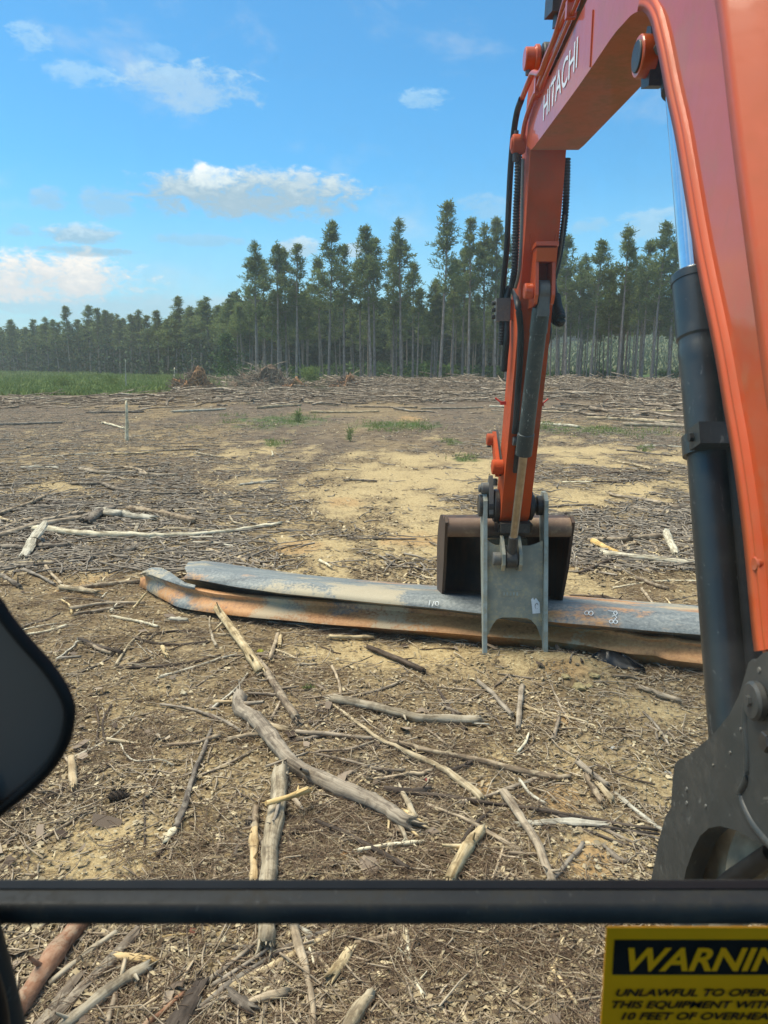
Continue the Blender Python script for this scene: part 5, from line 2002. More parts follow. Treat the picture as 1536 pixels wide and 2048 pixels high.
S = [
    ('log', [(434, 1217, .05), (478, 1282), (522, 1343)], 15, 22, 'w_pale', 'knotty pale pole with its upper end against the rusty beam'),
    ('log', [(517, 1320), (548, 1368), (593, 1437)], 15, 19, 'w_bark', 'brown barked pole just below the knotty pale pole'),
    ('stick', [(556, 1268), (540, 1317)], 8, 9, 'w_grey', 'short grey stick standing off the top of the brown barked pole'),
    ('stick', [(561, 1273), (559, 1291)], 9, 8, 'w_pale', 'stubby pale stick beside the short grey stick'),
    ('log', [(480, 1394), (479, 1416), (505, 1437), (540, 1480), (563, 1512), (608, 1541), (667, 1574), (725, 1597), (770, 1618), (817, 1645)], 30, 34, 'w_grey', 'big grey curved log with splintered end in the middle of the debris'),
    ('stick', [(569, 1388), (555, 1413), (541, 1440)], 6, 6, 'w_grey', 'thin forked twig crossing the lower brown pole'),
    ('stick', [(498, 1387), (566, 1390)], 7, 7, 'w_bark', 'brown stick crossing above the head of the big curved log'),
    ('stick', [(429, 1403), (470, 1404)], 7, 8, 'w_yellow', 'short yellow stick touching the head of the big curved log'),
    ('wood_chunk', [(543, 1451), (572, 1459)], 13, 14, 'w_pale', 'pale stub tucked right of the neck of the big curved log'),
    ('stick', [(459, 1478), (500, 1470), (542, 1466)], 10, 12, 'w_grey', 'grey stick with broken white end butting on the big curved log'),
    ('stick', [(335, 1490), (390, 1486), (438, 1470)], 7, 9, 'w_bark', 'brown stick left of the mottled stick, nearly level'),
    ('branch', [(668, 1397), (725, 1408), (790, 1424), (840, 1435), (900, 1437), (957, 1438)], 20, 17, 'w_pale', 'pale peeled branch with frayed left end right of the debris centre'),
    ('stick', [(900, 1441), (976, 1449)], 6, 5, 'w_white', 'split white sliver beneath the right end of the pale peeled branch'),
    ('branch', [(654, 1401), (700, 1435), (758, 1476), (800, 1499), (850, 1524), (898, 1549), (964, 1598)], 5, 17, 'w_pale', 'long straight pale pole tapering to a point at upper left'),
    ('stick', [(595, 1463), (660, 1468), (742, 1477)], 10, 9, 'w_grey', 'level grey stick passing behind the long straight pale pole'),
    ('branch', [(784, 1483), (823, 1493), (878, 1507), (956, 1522), (1042, 1542), (1105, 1555), (1138, 1553)], 11, 12, 'w_bark', 'long knobbly brown branch running right from the pale pole'),
    ('stick', [(634, 1502), (693, 1499), (748, 1483)], 6, 6, 'w_bark', 'thin bowed stick under the long straight pale pole'),
    ('stick', [(634, 1509), (703, 1523), (758, 1538), (807, 1540)], 6, 8, 'w_bark', 'thin brown stick slanting right above the big curved log'),
    ('stick', [(533, 1532, .05), (575, 1519, .05), (615, 1505, .02)], 6, 5, 'w_grey', 'thin stick lying across the back of the big curved log'),
    ('log', [(559, 1548), (553, 1610), (546, 1690), (538, 1800), (532, 1880)], 36, 38, 'w_pale', 'thick smooth peeled pole running under the window bar'),
    ('stick', [(535, 1606, .10), (575, 1594, .10), (615, 1580, .08)], 11, 13, 'w_yellow', 'short yellowish stick laid across the thick peeled pole'),
    ('stick', [(559, 1603, .09), (548, 1640, .06), (530, 1680, .02)], 8, 8, 'w_grey', 'grey twig slanting down over the thick peeled pole'),
    ('stick', [(498, 1636), (516, 1670), (533, 1702)], 8, 8, 'w_bark', 'brown twig between the two peeled poles'),
    ('log', [(508, 1660), (507, 1710), (507, 1762)], 18, 19, 'w_yellow', 'shorter yellowish peeled pole left of the thick one'),
    ('stick', [(512, 1618), (508, 1664)], 15, 16, 'w_bark', 'barked upper end continuing the shorter yellowish pole'),
    ('branch', [(634, 1642), (693, 1668), (760, 1703), (817, 1737)], 10, 12, 'w_dark', 'dark straight branch below the splintered end of the big log'),
    ('stick', [(716, 1699), (780, 1690), (846, 1684)], 9, 10, 'w_white', 'whitish split stick crossed by the dark straight branch'),
    ('branch', [(738, 1294), (790, 1316), (846, 1340)], 11, 12, 'w_dark', 'dark split branch halfway between thumb and knotty pole'),
    ('stick', [(660, 1273), (700, 1274), (745, 1275)], 9, 8, 'w_pale', 'pale flat stick just below the rusty beam'),
    ('stick', [(665, 1333), (677, 1360), (682, 1392)], 6, 6, 'w_grey', 'thin upright-lying grey twig above the pale peeled branch'),
    ('stick', [(608, 1398), (660, 1391), (712, 1385)], 5, 5, 'w_bark', 'thin level twig touching the foot of the upright grey twig'),
    ('branch', [(322, 1409), (380, 1418), (435, 1435), (481, 1462)], 6, 7, 'w_grey', 'thin grey branch bending down to the big curved log from the left'),
    ('branch', [(422, 1459), (403, 1510), (385, 1560), (368, 1610), (350, 1655)], 8, 15, 'w_bark', 'mottled barked stick standing alone left of centre'),
    ('wood_chunk', [(350, 1655), (333, 1680)], 15, 13, 'w_white', 'broken white end below the mottled barked stick'),
    ('stick', [(755, 1558), (810, 1549), (862, 1541)], 7, 9, 'w_grey', 'grey stick under the middle of the long straight pale pole'),
    ('branch', [(771, 1577), (810, 1582), (856, 1580)], 12, 14, 'w_dark', 'short dark branch beside the splintered end, under the pale pole'),
    ('branch', [(956, 1362), (990, 1392), (1023, 1430)], 9, 11, 'w_grey', 'grey bent branch, left one of a pair below the thumb'),
    ('branch', [(1044, 1374), (1040, 1410), (1036, 1454)], 12, 11, 'w_grey', 'straight grey branch, right one of the pair below the thumb'),
    ('stick', [(1058, 1467), (1050, 1486), (1036, 1503)], 5, 7, 'w_white', 'small white sliver below the pair of grey branches'),
    ('branch', [(790, 1582), (894, 1592), (995, 1608), (1073, 1620), (1190, 1639), (1311, 1659)], 10, 8, 'w_dark', 'very long thin dark branch reaching right to the bracket'),
    ('branch', [(1120, 1631), (1200, 1652), (1316, 1668)], 8, 5, 'w_dark', 'dark twig splitting off below the very long dark branch'),
    ('log', [(1007, 1585, .02), (1042, 1639), (1073, 1690), (1108, 1770)], 18, 20, 'w_grey', 'straight grey-brown pole passing under the very long dark branch'),
    ('wood_slab', [(1050, 1646), (1120, 1643), (1196, 1648)], 20, 18, 'w_white', 'flat pale slab right of the straight grey-brown pole'),
    ('branch', [(853, 1608), (900, 1627), (944, 1647), (1042, 1702)], 7, 10, 'w_grey', 'thin light branch slanting down to the grey-brown pole'),
    ('log', [(962, 1662), (944, 1682), (929, 1704), (901, 1758)], 24, 27, 'w_pale', 'short thick curved pale log above the window bar'),
    ('stick', [(1019, 1706), (1081, 1710)], 9, 9, 'w_bark', 'short level brown stick crossing the foot of the grey-brown pole'),
    ('stick', [(1007, 1694), (997, 1724), (985, 1758)], 6, 7, 'w_grey', 'grey twig between the thick curved log and the grey-brown pole'),
    ('stick', [(1040, 1561), (1060, 1588), (1089, 1606)], 7, 8, 'w_white', 'bowed white sliver above the very long dark branch'),
    ('branch', [(1159, 1526), (1185, 1548), (1214, 1569)], 12, 11, 'w_grey', 'grey stub, upper one of a pair on yellow soil'),
    ('branch', [(1173, 1553), (1188, 1578), (1204, 1604)], 12, 14, 'w_bark', 'brown stub, lower one of a pair on yellow soil'),
    ('wood_chunk', [(1202, 1573), (1222, 1597)], 14, 14, 'w_pale', 'pale chunk at the right end of the grey stub on yellow soil'),
    ('stick', [(1194, 1530), (1250, 1553), (1308, 1569)], 4, 4, 'w_dark', 'thin dark wavy twig on bright yellow soil near the bracket'),
    ('branch', [(1280, 1374), (1320, 1388), (1359, 1401)], 9, 10, 'w_grey', 'lone grey branch on yellow soil left of the boom cylinder'),
    ('stick', [(894, 1542), (920, 1534), (945, 1522)], 8, 8, 'w_dark', 'dark stick end below the long knobbly brown branch'),
    ('stick', [(874, 1374), (920, 1378), (972, 1381)], 4, 4, 'w_bark', 'thin brown twig left of the grey pair below the thumb'),
    ('stick', [(850, 1456), (875, 1474), (895, 1490)], 5, 5, 'w_bark', 'thin brown twig under the pale peeled branch, slanting'),
    ('stick', [(1118, 1437), (1106, 1478)], 8, 9, 'w_bark', 'short brown stick upright-lying right of the grey pair'),
    ('log', [(143, 1517), (145, 1545), (147, 1572)], 15, 18, 'w_yellow', 'short broken yellowish stump of wood beside the mirror'),
    ('stick', [(120, 1500), (138, 1526)], 6, 6, 'w_bark', 'small brown stick just above the yellowish stump beside the mirror'),
    ('stick', [(190, 1410), (198, 1445), (192, 1484)], 5, 4, 'w_dark', 'dark twig, left half of a crossed pair right of the mirror'),
    ('stick', [(222, 1410), (205, 1446), (212, 1486)], 4, 5, 'w_dark', 'dark twig, right half of a crossed pair right of the mirror'),
    ('stick', [(216, 1479), (240, 1482), (268, 1487)], 9, 6, 'w_pale', 'short pale stick below the crossed dark twigs'),
    ('stick', [(241, 1488), (252, 1508), (271, 1522), (317, 1519), (348, 1530)], 4, 4, 'w_white', 'thin white crooked twig left of the mottled stick'),
    ('branch', [(141, 1217), (205, 1207), (289, 1205)], 8, 7, 'w_grey', 'long level grey branch left of the beam ends'),
    ('branch', [(150, 1228), (190, 1222), (245, 1213)], 7, 6, 'w_bark', 'second level branch just under the long grey one by the beam ends'),
    ('stick', [(113, 1318), (136, 1302), (159, 1283)], 4, 5, 'w_white', 'thin pale twig rising to the dark stub cluster at left'),
    ('branch', [(159, 1278), (196, 1293), (242, 1304)], 8, 8, 'w_dark', 'dark branch of the little stub cluster at left'),
    ('stick', [(172, 1284), (205, 1301), (222, 1306)], 9, 6, 'w_bark', 'brown stick crossing the dark stub cluster at left'),
    ('stick', [(116, 1316), (160, 1313)], 5, 6, 'w_grey', 'low grey stick under the little stub cluster at left'),
    ('stick', [(325, 1294), (334, 1313)], 9, 9, 'w_pale', 'stubby pale stick alone left of the knotty pale pole'),
    ('stick', [(345, 1238), (374, 1240)], 9, 8, 'w_white', 'white chip-like stick under the curled end of the rusty beam'),
    ('stick', [(292, 1187, .12), (280, 1201, .05), (266, 1216)], 4, 5, 'w_pale', 'thin pale twig leaning on the curled end of the rusty beam'),
    ('stick', [(124, 1200), (140, 1212), (144, 1226)], 4, 5, 'w_pale', 'small hooked pale twig at the left of the long level branches'),
    ('wood_slab', [(80, 1056), (150, 1066), (226, 1071), (300, 1070), (383, 1066), (474, 1058), (556, 1047)], 17, 7, 'w_white', 'long greenish-white split plank at left beyond the beams'),
    ('wood_slab', [(300, 1074), (380, 1074), (462, 1073)], 8, 5, 'w_white', 'splinter along the lower edge of the long split plank'),
    ('wood_slab', [(82, 1056, .14), (64, 1082, .06), (48, 1110)], 20, 20, 'w_white', 'pale broken slab propped on the left end of the split plank'),
    ('branch', [(-20, 1137), (50, 1131), (109, 1126), (182, 1111), (270, 1097)], 9, 7, 'w_bark', 'long brown branch rising right below the split plank'),
    ('branch', [(146, 967), (200, 969), (233, 980), (310, 986), (394, 986)], 8, 6, 'w_bark', 'wavy brown branch, lower of two beyond the split plank'),
    ('branch', [(160, 938), (204, 944), (270, 944), (299, 949), (352, 949)], 8, 5, 'w_grey', 'forked pale branch, upper of two beyond the split plank'),
    ('stick', [(251, 934), (275, 938), (296, 949)], 5, 6, 'w_grey', 'side fork of the upper pale branch beyond the split plank'),
    ('branch', [(262, 1017), (320, 1026), (392, 1044)], 12, 14, 'w_bark', 'barked branch sloping right from the split stump'),
    ('wood_chunk', [(208, 1024), (250, 1030), (300, 1036)], 22, 14, 'w_white', 'splintered pale stump just behind the split plank'),
    ('wood_chunk', [(172, 1042), (196, 1026), (216, 1020)], 22, 24, 'w_bark', 'dark broken stump butt left of the splintered pale stump'),
    ('branch', [(-10, 1074), (73, 1051), (160, 1037)], 11, 12, 'w_grey', 'thick grey branch pointing at the dark stump butt from the left'),
    ('branch', [(20, 1064), (80, 1044), (165, 1024)], 9, 9, 'w_grey', 'parallel branch just behind the thick grey one at left'),
    ('branch', [(-10, 1030), (55, 1008), (95, 990)], 9, 7, 'w_bark', 'brown branch slanting up at the left edge'),
    ('stick', [(-5, 1060), (37, 1044), (62, 1038)], 8, 7, 'w_grey', 'short grey branch at the left edge by the thick grey branch'),
    ('stick', [(0, 1036), (36, 1048)], 6, 6, 'w_pale', 'short pale stick at the left edge, slanting down'),
    ('log', [(-20, 1095), (60, 1094), (135, 1091)], 14, 11, 'w_bark', 'low barked log behind the propped slab at left'),
    ('branch', [(77, 1073), (112, 1096), (157, 1113)], 6, 7, 'w_bark', 'brown branch slanting down from under the split plank'),
    ('stick', [(47, 1139), (78, 1152), (109, 1168)], 7, 6, 'w_grey', 'grey stick, left of two below the long rising brown branch'),
    ('stick', [(91, 1132), (106, 1150), (124, 1168)], 6, 7, 'w_grey', 'grey stick, right of two below the long rising brown branch'),
    ('stick', [(-6, 1146), (40, 1172)], 9, 9, 'w_bark', 'brown stick end at the left edge above the mirror'),
    ('wood_chunk', [(128, 1175), (160, 1179), (192, 1184)], 16, 11, 'w_pale', 'weathered pale chunk with a pointed right end, left of the beams'),
    ('stick', [(215, 907), (260, 907), (303, 904)], 4, 4, 'w_pale', 'thin pale stick far at left, nearly level'),
    ('stick', [(392, 905), (420, 911), (446, 914)], 4, 3, 'w_pale', 'thin pale twig in the brown clearing beyond the two wavy branches'),
    ('stick', [(205, 846), (225, 850), (248, 857)], 5, 4, 'w_white', 'pale stick lying left of the upright stake'),
    ('stick', [(460, 1033), (468, 1044), (488, 1049)], 4, 4, 'w_pale', 'small crooked pale twig right of the split stump'),
    ('wood_chunk', [(276, 1049), (270, 1063)], 8, 7, 'w_pale', 'small pale peg standing by the middle of the split plank'),
    ('branch', [(1178, 1081), (1252, 1079), (1317, 1073)], 11, 13, 'w_bark', 'barked brown branch right of the bucket'),
    ('branch', [(1187, 1083), (1210, 1094), (1236, 1106)], 13, 8, 'w_yellow', 'yellow peeled branch under the barked one right of the bucket'),
    ('wood_slab', [(1209, 1106), (1260, 1113), (1308, 1118), (1398, 1128)], 13, 15, 'w_white', 'long split pale log right of the bucket'),
    ('stick', [(1289, 1100), (1320, 1112)], 6, 5, 'w_pale', 'splinter lifting off the long split log right of the bucket'),
    ('wood_chunk', [(1334, 1064), (1339, 1086), (1352, 1108)], 15, 16, 'w_white', 'pale broken chunk standing right of the barked branch'),
    ('stick', [(1235, 1098), (1272, 1085)], 7, 7, 'w_grey', 'short grey stick between the barked branch and the split log'),
    ('stick', [(1306, 1086), (1318, 1106)], 8, 8, 'w_bark', 'stubby brown stick left of the pale broken chunk'),
    ('branch', [(1221, 989), (1283, 998), (1324, 1007)], 6, 8, 'w_grey', 'thin grey branch on yellow soil beyond the bucket'),
    ('branch', [(1317, 1003), (1350, 1014), (1388, 1017)], 7, 6, 'w_bark', 'brown branch running behind the boom cylinder on yellow soil'),
    ('branch', [(1312, 1019), (1350, 1023), (1390, 1022)], 5, 6, 'w_grey', 'thin grey stick under the brown branch by the boom cylinder'),
    ('branch', [(1274, 1156), (1300, 1166), (1336, 1177)], 7, 7, 'w_bark', 'brown branch above the right end of the blue-grey beam'),
    ('stick', [(1283, 1178), (1297, 1196), (1311, 1214)], 6, 6, 'w_grey', 'grey stick pointing down to the blue-grey beam'),
    ('branch', [(1190, 1195), (1215, 1198), (1240, 1201)], 10, 8, 'w_dark', 'dark low branch beside the bucket, behind the blue-grey beam'),
    ('stick', [(1237, 924), (1270, 929), (1302, 939)], 5, 5, 'w_pale', 'pale stick on yellow soil far right'),
    ('branch', [(1250, 848), (1310, 850), (1376, 853)], 8, 6, 'w_pale', 'long pale pole at the near edge of the slash at right'),
    ('stick', [(1125, 964), (1181, 964)], 4, 4, 'w_white', 'thin white level twig on yellow soil right of the arm'),
    ('stick', [(690, 960), (725, 960), (752, 962)], 5, 4, 'w_bark', 'brown stick in the middle of the bare yellow soil'),
    ('stick', [(695, 1077), (760, 1077), (830, 1078)], 4, 4, 'w_bark', 'thin brown twig on bare yellow soil left of the bucket'),
    ('stick', [(640, 1121), (652, 1128), (662, 1134)], 6, 5, 'w_white', 'small white stick beyond the blue-grey beam'),
    ('stick', [(836, 1160), (838, 1178)], 6, 7, 'w_pale', 'small pale stick left of the bucket, pointing at the beam'),
    ('stick', [(795, 1180), (812, 1164)], 5, 6, 'w_pale', 'small grey stick just left of the pale one by the bucket'),
    # seen through the lower pane
    ('log', [(165, 1838), (110, 1910), (52, 1990), (30, 2030)], 38, 42, 'w_red', 'thick red-barked log in the lower left corner'),
    ('log', [(231, 1866), (165, 1915), (99, 1966)], 13, 17, 'w_pale', 'pale pointed pole right of the red-barked log'),
    ('wood_slab', [(266, 1872), (195, 1945), (112, 2028)], 24, 30, 'w_bark', 'brown split log right of the pale pointed pole'),
    ('wood_slab', [(150, 1960), (110, 2010), (60, 2070)], 26, 30, 'w_bark', 'brown bark slab low in the left corner beneath the red log'),
    ('log', [(292, 1934), (219, 1980), (130, 2052)], 24, 34, 'w_pale', 'pale split log below the yellow chunk'),
    ('wood_chunk', [(240, 1912), (270, 1916), (298, 1920)], 20, 20, 'w_yellow', 'yellow cut wood chunk in the lower left'),
    ('stick', [(250, 1920, .05), (244, 1945, .04), (238, 1966)], 9, 7, 'w_grey', 'grey stick leaning on the yellow cut chunk'),
    ('stick', [(303, 1932), (295, 1960), (284, 1992)], 8, 9, 'w_bark', 'brown twig right of the yellow cut chunk'),
    ('stick', [(385, 1922), (354, 1969), (312, 1996), (250, 2036)], 6, 8, 'w_grey', 'curved grey stick left of the dark plank'),
    ('stick', [(236, 1968), (226, 2006), (212, 2052)], 12, 17, 'w_bark', 'brown split stick beside the pale split log'),
    ('branch', [(536, 1862), (469, 1922), (408, 1968)], 10, 12, 'w_bark', 'brown stick, upper of two parallel below the window bar'),
    ('branch', [(547, 1891), (484, 1933), (428, 1968)], 9, 10, 'w_grey', 'greyer stick, lower of two parallel below the window bar'),
    ('branch', [(500, 1935), (470, 1960), (440, 1972)], 6, 7, 'w_grey', 'short grey twig right of the two parallel sticks'),
    ('branch', [(586, 1836), (599, 1900), (620, 1974), (629, 2055)], 24, 11, 'w_grey', 'long grey pole running down from the window bar'),
    ('stick', [(612, 1882), (622, 1906), (628, 1930)], 8, 6, 'w_white', 'white splinter along the long grey pole under the bar'),
    ('wood_chunk', [(698, 1902), (684, 1924), (666, 1948)], 24, 26, 'w_pale', 'pale broken stub right of the long grey pole'),
    ('stick', [(640, 1918), (662, 1944)], 7, 9, 'w_yellow', 'yellow splinter pointing at the pale broken stub'),
    ('log', [(736, 1994), (716, 2022), (692, 2060)], 28, 34, 'w_pale', 'thick pale log end at the bottom edge'),
    ('wood_slab', [(398, 1972), (378, 2010), (350, 2060)], 36, 46, 'w_dark', 'wide dark plank at the bottom edge'),
    ('stick', [(365, 1988), (330, 2018), (285, 2056)], 10, 14, 'w_red', 'reddish stick beside the wide dark plank'),
    ('stick', [(1100, 1930), (1124, 1964), (1152, 2008)], 9, 10, 'w_pale', 'pale splinter left of the yellow sticker'),
    ('stick', [(760, 1892), (800, 1940), (848, 1992)], 5, 6, 'w_grey', 'thin grey twig in the middle below the bar'),
    ('stick', [(1002, 1882), (1040, 1870), (1074, 1850)], 6, 6, 'w_pale', 'thin pale twig just under the bar left of the sticker'),
    ('stick', [(825, 1857), (890, 1888), (950, 1916)], 5, 6, 'w_grey', 'long thin twig slanting right under the bar'),
    ('branch', [(950, 1884), (1030, 1888), (1119, 1880)], 7, 8, 'w_bark', 'level brown branch left of the top of the sticker'),
    ('stick', [(966, 1958), (1030, 1956), (1084, 1950)], 4, 4, 'w_bark', 'thin level brown twig left of the sticker title'),
    ('stick', [(745, 1936), (752, 1986)], 4, 4, 'w_grey', 'thin upright-lying twig above the thick pale log end'),
    ('stick', [(680, 1968), (716, 1958), (742, 1944)], 5, 5, 'w_grey', 'short grey twig above the thick pale log end'),
    ('wood_chunk', [(465, 1990), (500, 2016)], 22, 24, 'w_bark', 'flat brown bark chunk at the bottom edge'),
    ('wood_chunk', [(512, 1998), (560, 1986)], 18, 20, 'w_grey', 'flat grey bark chunk left of the long grey pole'),
    ('stick', [(325, 1874), (352, 1870), (378, 1868)], 6, 6, 'w_yellow', 'small yellow splinter under the bar at left'),
    ('stick', [(590, 1600, .0), (606, 1620, .0)], 12, 5, 'w_grey', 'grey splinter right of the thick peeled pole'),
]
FLAT = {'wood_slab': 0.5, 'wood_chunk': 0.75}
for kind, pts, w0, w1, mt, lab in S:
    lay(kind, pts, w0, w1, mt, lab, None, .88 if 'split plank at left' in lab or 'split pale log' in lab else FLAT.get(kind, 1.0), 0.9 if kind in ('wood_slab', 'wood_chunk') else 0.35)
# splintered prongs of the big curved log are its own parts
big = next(o for o in bpy.data.objects if o.get('label', '').startswith('big grey curved log'))
for a, b, w in (((805, 1636), (853, 1655), 17), ((800, 1638), (838, 1675), 14), ((795, 1638), (812, 1678), 15), ((780, 1622), (776, 1662), 10), ((815, 1626), (842, 1642), 14)):
    pa, pb = on_ground(a[0], a[1], 0.03), on_ground(b[0], b[1], 0.02)
    k_ = pa.y / FPX / 2
    me = stick_mesh('splinter', [tuple(pa - big.location), tuple(pb - big.location)], w * k_, w * k_ * .5, None, .8, .9, int(a[0] + b[1]), 7, 0)
    link('splinter', me, M['w_pale'], big)
# branch stub on the log's side
for a, b in (((800, 1575), (830, 1632)), ((818, 1600), (822, 1640))):
    pa, pb = on_ground(a[0], a[1], 0.02), on_ground(b[0], b[1], 0.03)
    me = stick_mesh('splinter', [tuple(pa - big.location), tuple(pb - big.location)], 9 * pa.y / FPX / 2, 15 * pa.y / FPX / 2, None, .8, .9, int(a[0] + 9), 7, 0)
    link('splinter', me, M['w_pale'], big)

# upright stake
g = on_ground(254, 881)
hh = on_y(257, 805, g.y).z - g.z
me = stick_mesh('stake', [(0, 0, -0.05), (.03, 0, hh * .5), (.05, .0, hh)], .052, .035, None, 1.0, .5, 77, 10, 2)
o = link('wooden_stake', me, M['w_white'])
o.location = g
tag(o, 'pale wooden stake standing upright alone in the clearing at left', 'stake')
for px, py, tp in ((250, 745, 721), (347, 755, 737), (693, 765, 745)):
    x = (px - 768) / FPX * 66
    g = Vector((x, 66 if px < 400 else 78, 0))
    g.x = (px - 768) / FPX * g.y * CP
    g.z = float(HT(g.x, g.y))
    hh = on_y(px, tp, g.y).z - g.z
    me = stick_mesh('snag', [(0, 0, -0.1), (.02, 0, hh * .5), (.06, .0, hh)], .055, .035, None, 1.0, .5, px, 8, 1)
    o = link('dead_stem', me, M['w_white'])
    o.location = g
    tag(o, {250: 'thin bleached stem standing in the green field', 347: 'short bleached stem left of the orange root heap', 693: 'short bleached stem behind the low orange heap'}[px], 'dead stem')

# ---- further single branches, scattered
LM = list(MARK)
rb2 = random.Random(31)
seen = {}


def scatter_label(x, y, Ln, r, matn, curved):
    size = 'stubby' if Ln / r < 9 else 'long thin' if Ln / r > 34 else 'thin' if r < .013 else 'sturdy'
    colr = {'w_pale': 'pale', 'w_grey': 'grey', 'w_bark': 'brown', 'w_dark': 'dark', 'w_white': 'bleached', 'w_red': 'reddish', 'w_yellow': 'yellowish'}[matn]
    best = min(LM, key=lambda m: (m[0] - x) ** 2 + (m[1] - y) ** 2)
    dx, dy = x - best[0], y - best[1]
    rel = ('right of' if dx > 0 else 'left of') if abs(dx) > abs(dy) else ('beyond' if dy > 0 else 'in front of')
    w = best[2].split()
    cut = next((i for i, q in enumerate(w) if i >= 3 and q in ('with', 'in', 'at', 'just', 'running', 'right', 'left', 'below', 'beyond', 'under', 'above', 'beside', 'of', 'standing', 'slanting', 'crossing', 'lying', 'between', 'behind', 'across', 'over', 'on', 'off', 'touching')), min(len(w), 6))
    return f"{size} {colr} {'crooked' if curved else 'straight'} stick {rel} the {' '.join(w[:min(cut, 7)])}"


def throw(x, y, Ln, r, ang, matn, group, lab=None):
    curved = rb2.random() < .4
    c, s_ = math.cos(ang), math.sin(ang)
    pts = []
    bow = rb2.uniform(-.12, .12) * Ln if curved else rb2.uniform(-.03, .03) * Ln
    for t in (-.5, -.15, .2, .5):
        px, py = c * t * Ln - s_ * bow * (1 - 4 * t * t), s_ * t * Ln + c * bow * (1 - 4 * t * t)
        pts.append((px, py, float(HT(x + px, y + py)) - float(HT(x, y)) + r * .8))
    me = stick_mesh('stick', pts, r * rb2.uniform(.8, 1.1), r * rb2.uniform(.5, 1), None, 1.0, .4, rb2.randrange(10 ** 6), 8, 1)
    nm = 'branch' if Ln > .8 else 'stick'
    o = link(nm, me, M[matn])
    o.location = (x, y, float(HT(x, y)))
    tag(o, lab or scatter_label(x, y, Ln, r, matn, curved), WID[nm], group)


MN = ['w_pale', 'w_grey', 'w_grey', 'w_bark', 'w_bark', 'w_dark', 'w_white']
for i in range(150):        # near ground
    y = 2.2 + 5.0 * rb2.random()
    x = rb2.uniform(-.52, .42) * y
    throw(x, y, rb2.uniform(.12, .75), rb2.uniform(.004, .014), rb2.uniform(0, 3.14), rb2.choice(MN), 'loose sticks between the larger branches')
for i in range(60):        # mid distance, mostly at left and right of the bare soil
    y = 7.5 + 16 * rb2.random() ** 1.3
    t = rb2.uniform(-.50, -.14) if rb2.random() < .65 else rb2.uniform(.22, .5)
    throw(t * y, y, rb2.uniform(.4, 1.6), rb2.uniform(.012, .03), rb2.gauss(0, .5), rb2.choice(MN), 'sticks strewn across the clearing')

# ------------------------------------------------------------------ litter nobody could count
rng = np.random.default_rng(91)


def rect_pts(n, y0, y1, a, b, power):
    """Points spread so that the photograph shows them about evenly."""
    u = rng.random(n)
    y = (y0 ** (1 - power) + u * (y1 ** (1 - power) - y0 ** (1 - power))) ** (1 / (1 - power)) if power != 1 else y0 * (y1 / y0) ** u
    return rng.uniform(a, b, n) * (y + 0.5), y


def chips(name, x, y, size, aspect, tilt, mat, label, lift=0.004):
    n = len(x)
    z = HT(x, y)
    a = rng.random(n) * 6.28
    l = size * np.minimum(rng.lognormal(0, .42, n), 2.2)
    w = l * aspect * rng.uniform(.5, 1.3, n)
    u = np.stack([np.cos(a), np.sin(a), rng.normal(0, tilt, n)], 1)
    v = np.stack([-np.sin(a), np.cos(a), rng.normal(0, tilt, n)], 1)
    c = np.stack([x, y, z + lift + rng.random(n) * .012 + l * .05], 1)
    j = lambda: (1 + rng.normal(0, .28, (n, 1)))
    l, w = l[:, None] / 2, w[:, None] / 2
    bend = np.stack([np.zeros(n), np.zeros(n), rng.normal(0, .22, n)], 1) * l
    V = np.stack([c - u * l * j() - v * w * j(), c - v * w * j() * 1.2 + bend, c + u * l * j() - v * w * j(), c + u * l * j() + v * w * j(), c + v * w * j() * 1.2 + bend, c - u * l * j() + v * w * j()], 1).reshape(-1, 3)
    i = np.arange(n)[:, None] * 6
    F = np.stack([i + [0, 1, 4, 5], i + [1, 2, 3, 4]], 1).reshape(-1, 4)
    me = np_mesh(name, V, F)
    fattr(me, 'rnd', np.repeat(rng.random(n), 2))
    return tag(link(name, me, mat), label, kind='stuff')


M['chips'] = rnd_mat('bark_chips', [(0.0, (0.08, 0.055, 0.034)), (0.3, (0.18, 0.134, 0.08)), (0.6, (0.295, 0.23, 0.138)), (0.85, (0.42, 0.335, 0.205)), (1.0, (0.62, 0.52, 0.33))], 0.85)
M['dryneedles'] = rnd_mat('dry_needles', [(0.0, (0.08, 0.05, 0.033)), (0.5, (0.19, 0.13, 0.085)), (0.85, (0.32, 0.24, 0.155)), (1.0, (0.46, 0.38, 0.25))], 0.8)
M['twigs'] = wood_mat('fine_twigs', (0.09, 0.07, 0.052), (0.30, 0.245, 0.18), (0.56, 0.48, 0.36), None, .4, 5.0, 0.6)
M['slash'] = wood_mat('slash_wood', (0.08, 0.058, 0.04), (0.25, 0.19, 0.13), (0.60, 0.51, 0.38), None, .4, .9, 0.6)
M['flakes'] = rnd_mat('torn_bark', [(0.0, (0.07, 0.05, 0.038)), (0.5, (0.20, 0.155, 0.115)), (0.85, (0.34, 0.27, 0.2)), (1.0, (0.52, 0.43, 0.30))], 0.85)
M['grit'] = rnd_mat('grit', [(0.0, (0.14, 0.11, 0.075)), (0.5, (0.30, 0.24, 0.15)), (1.0, (0.52, 0.45, 0.30))], 0.9)

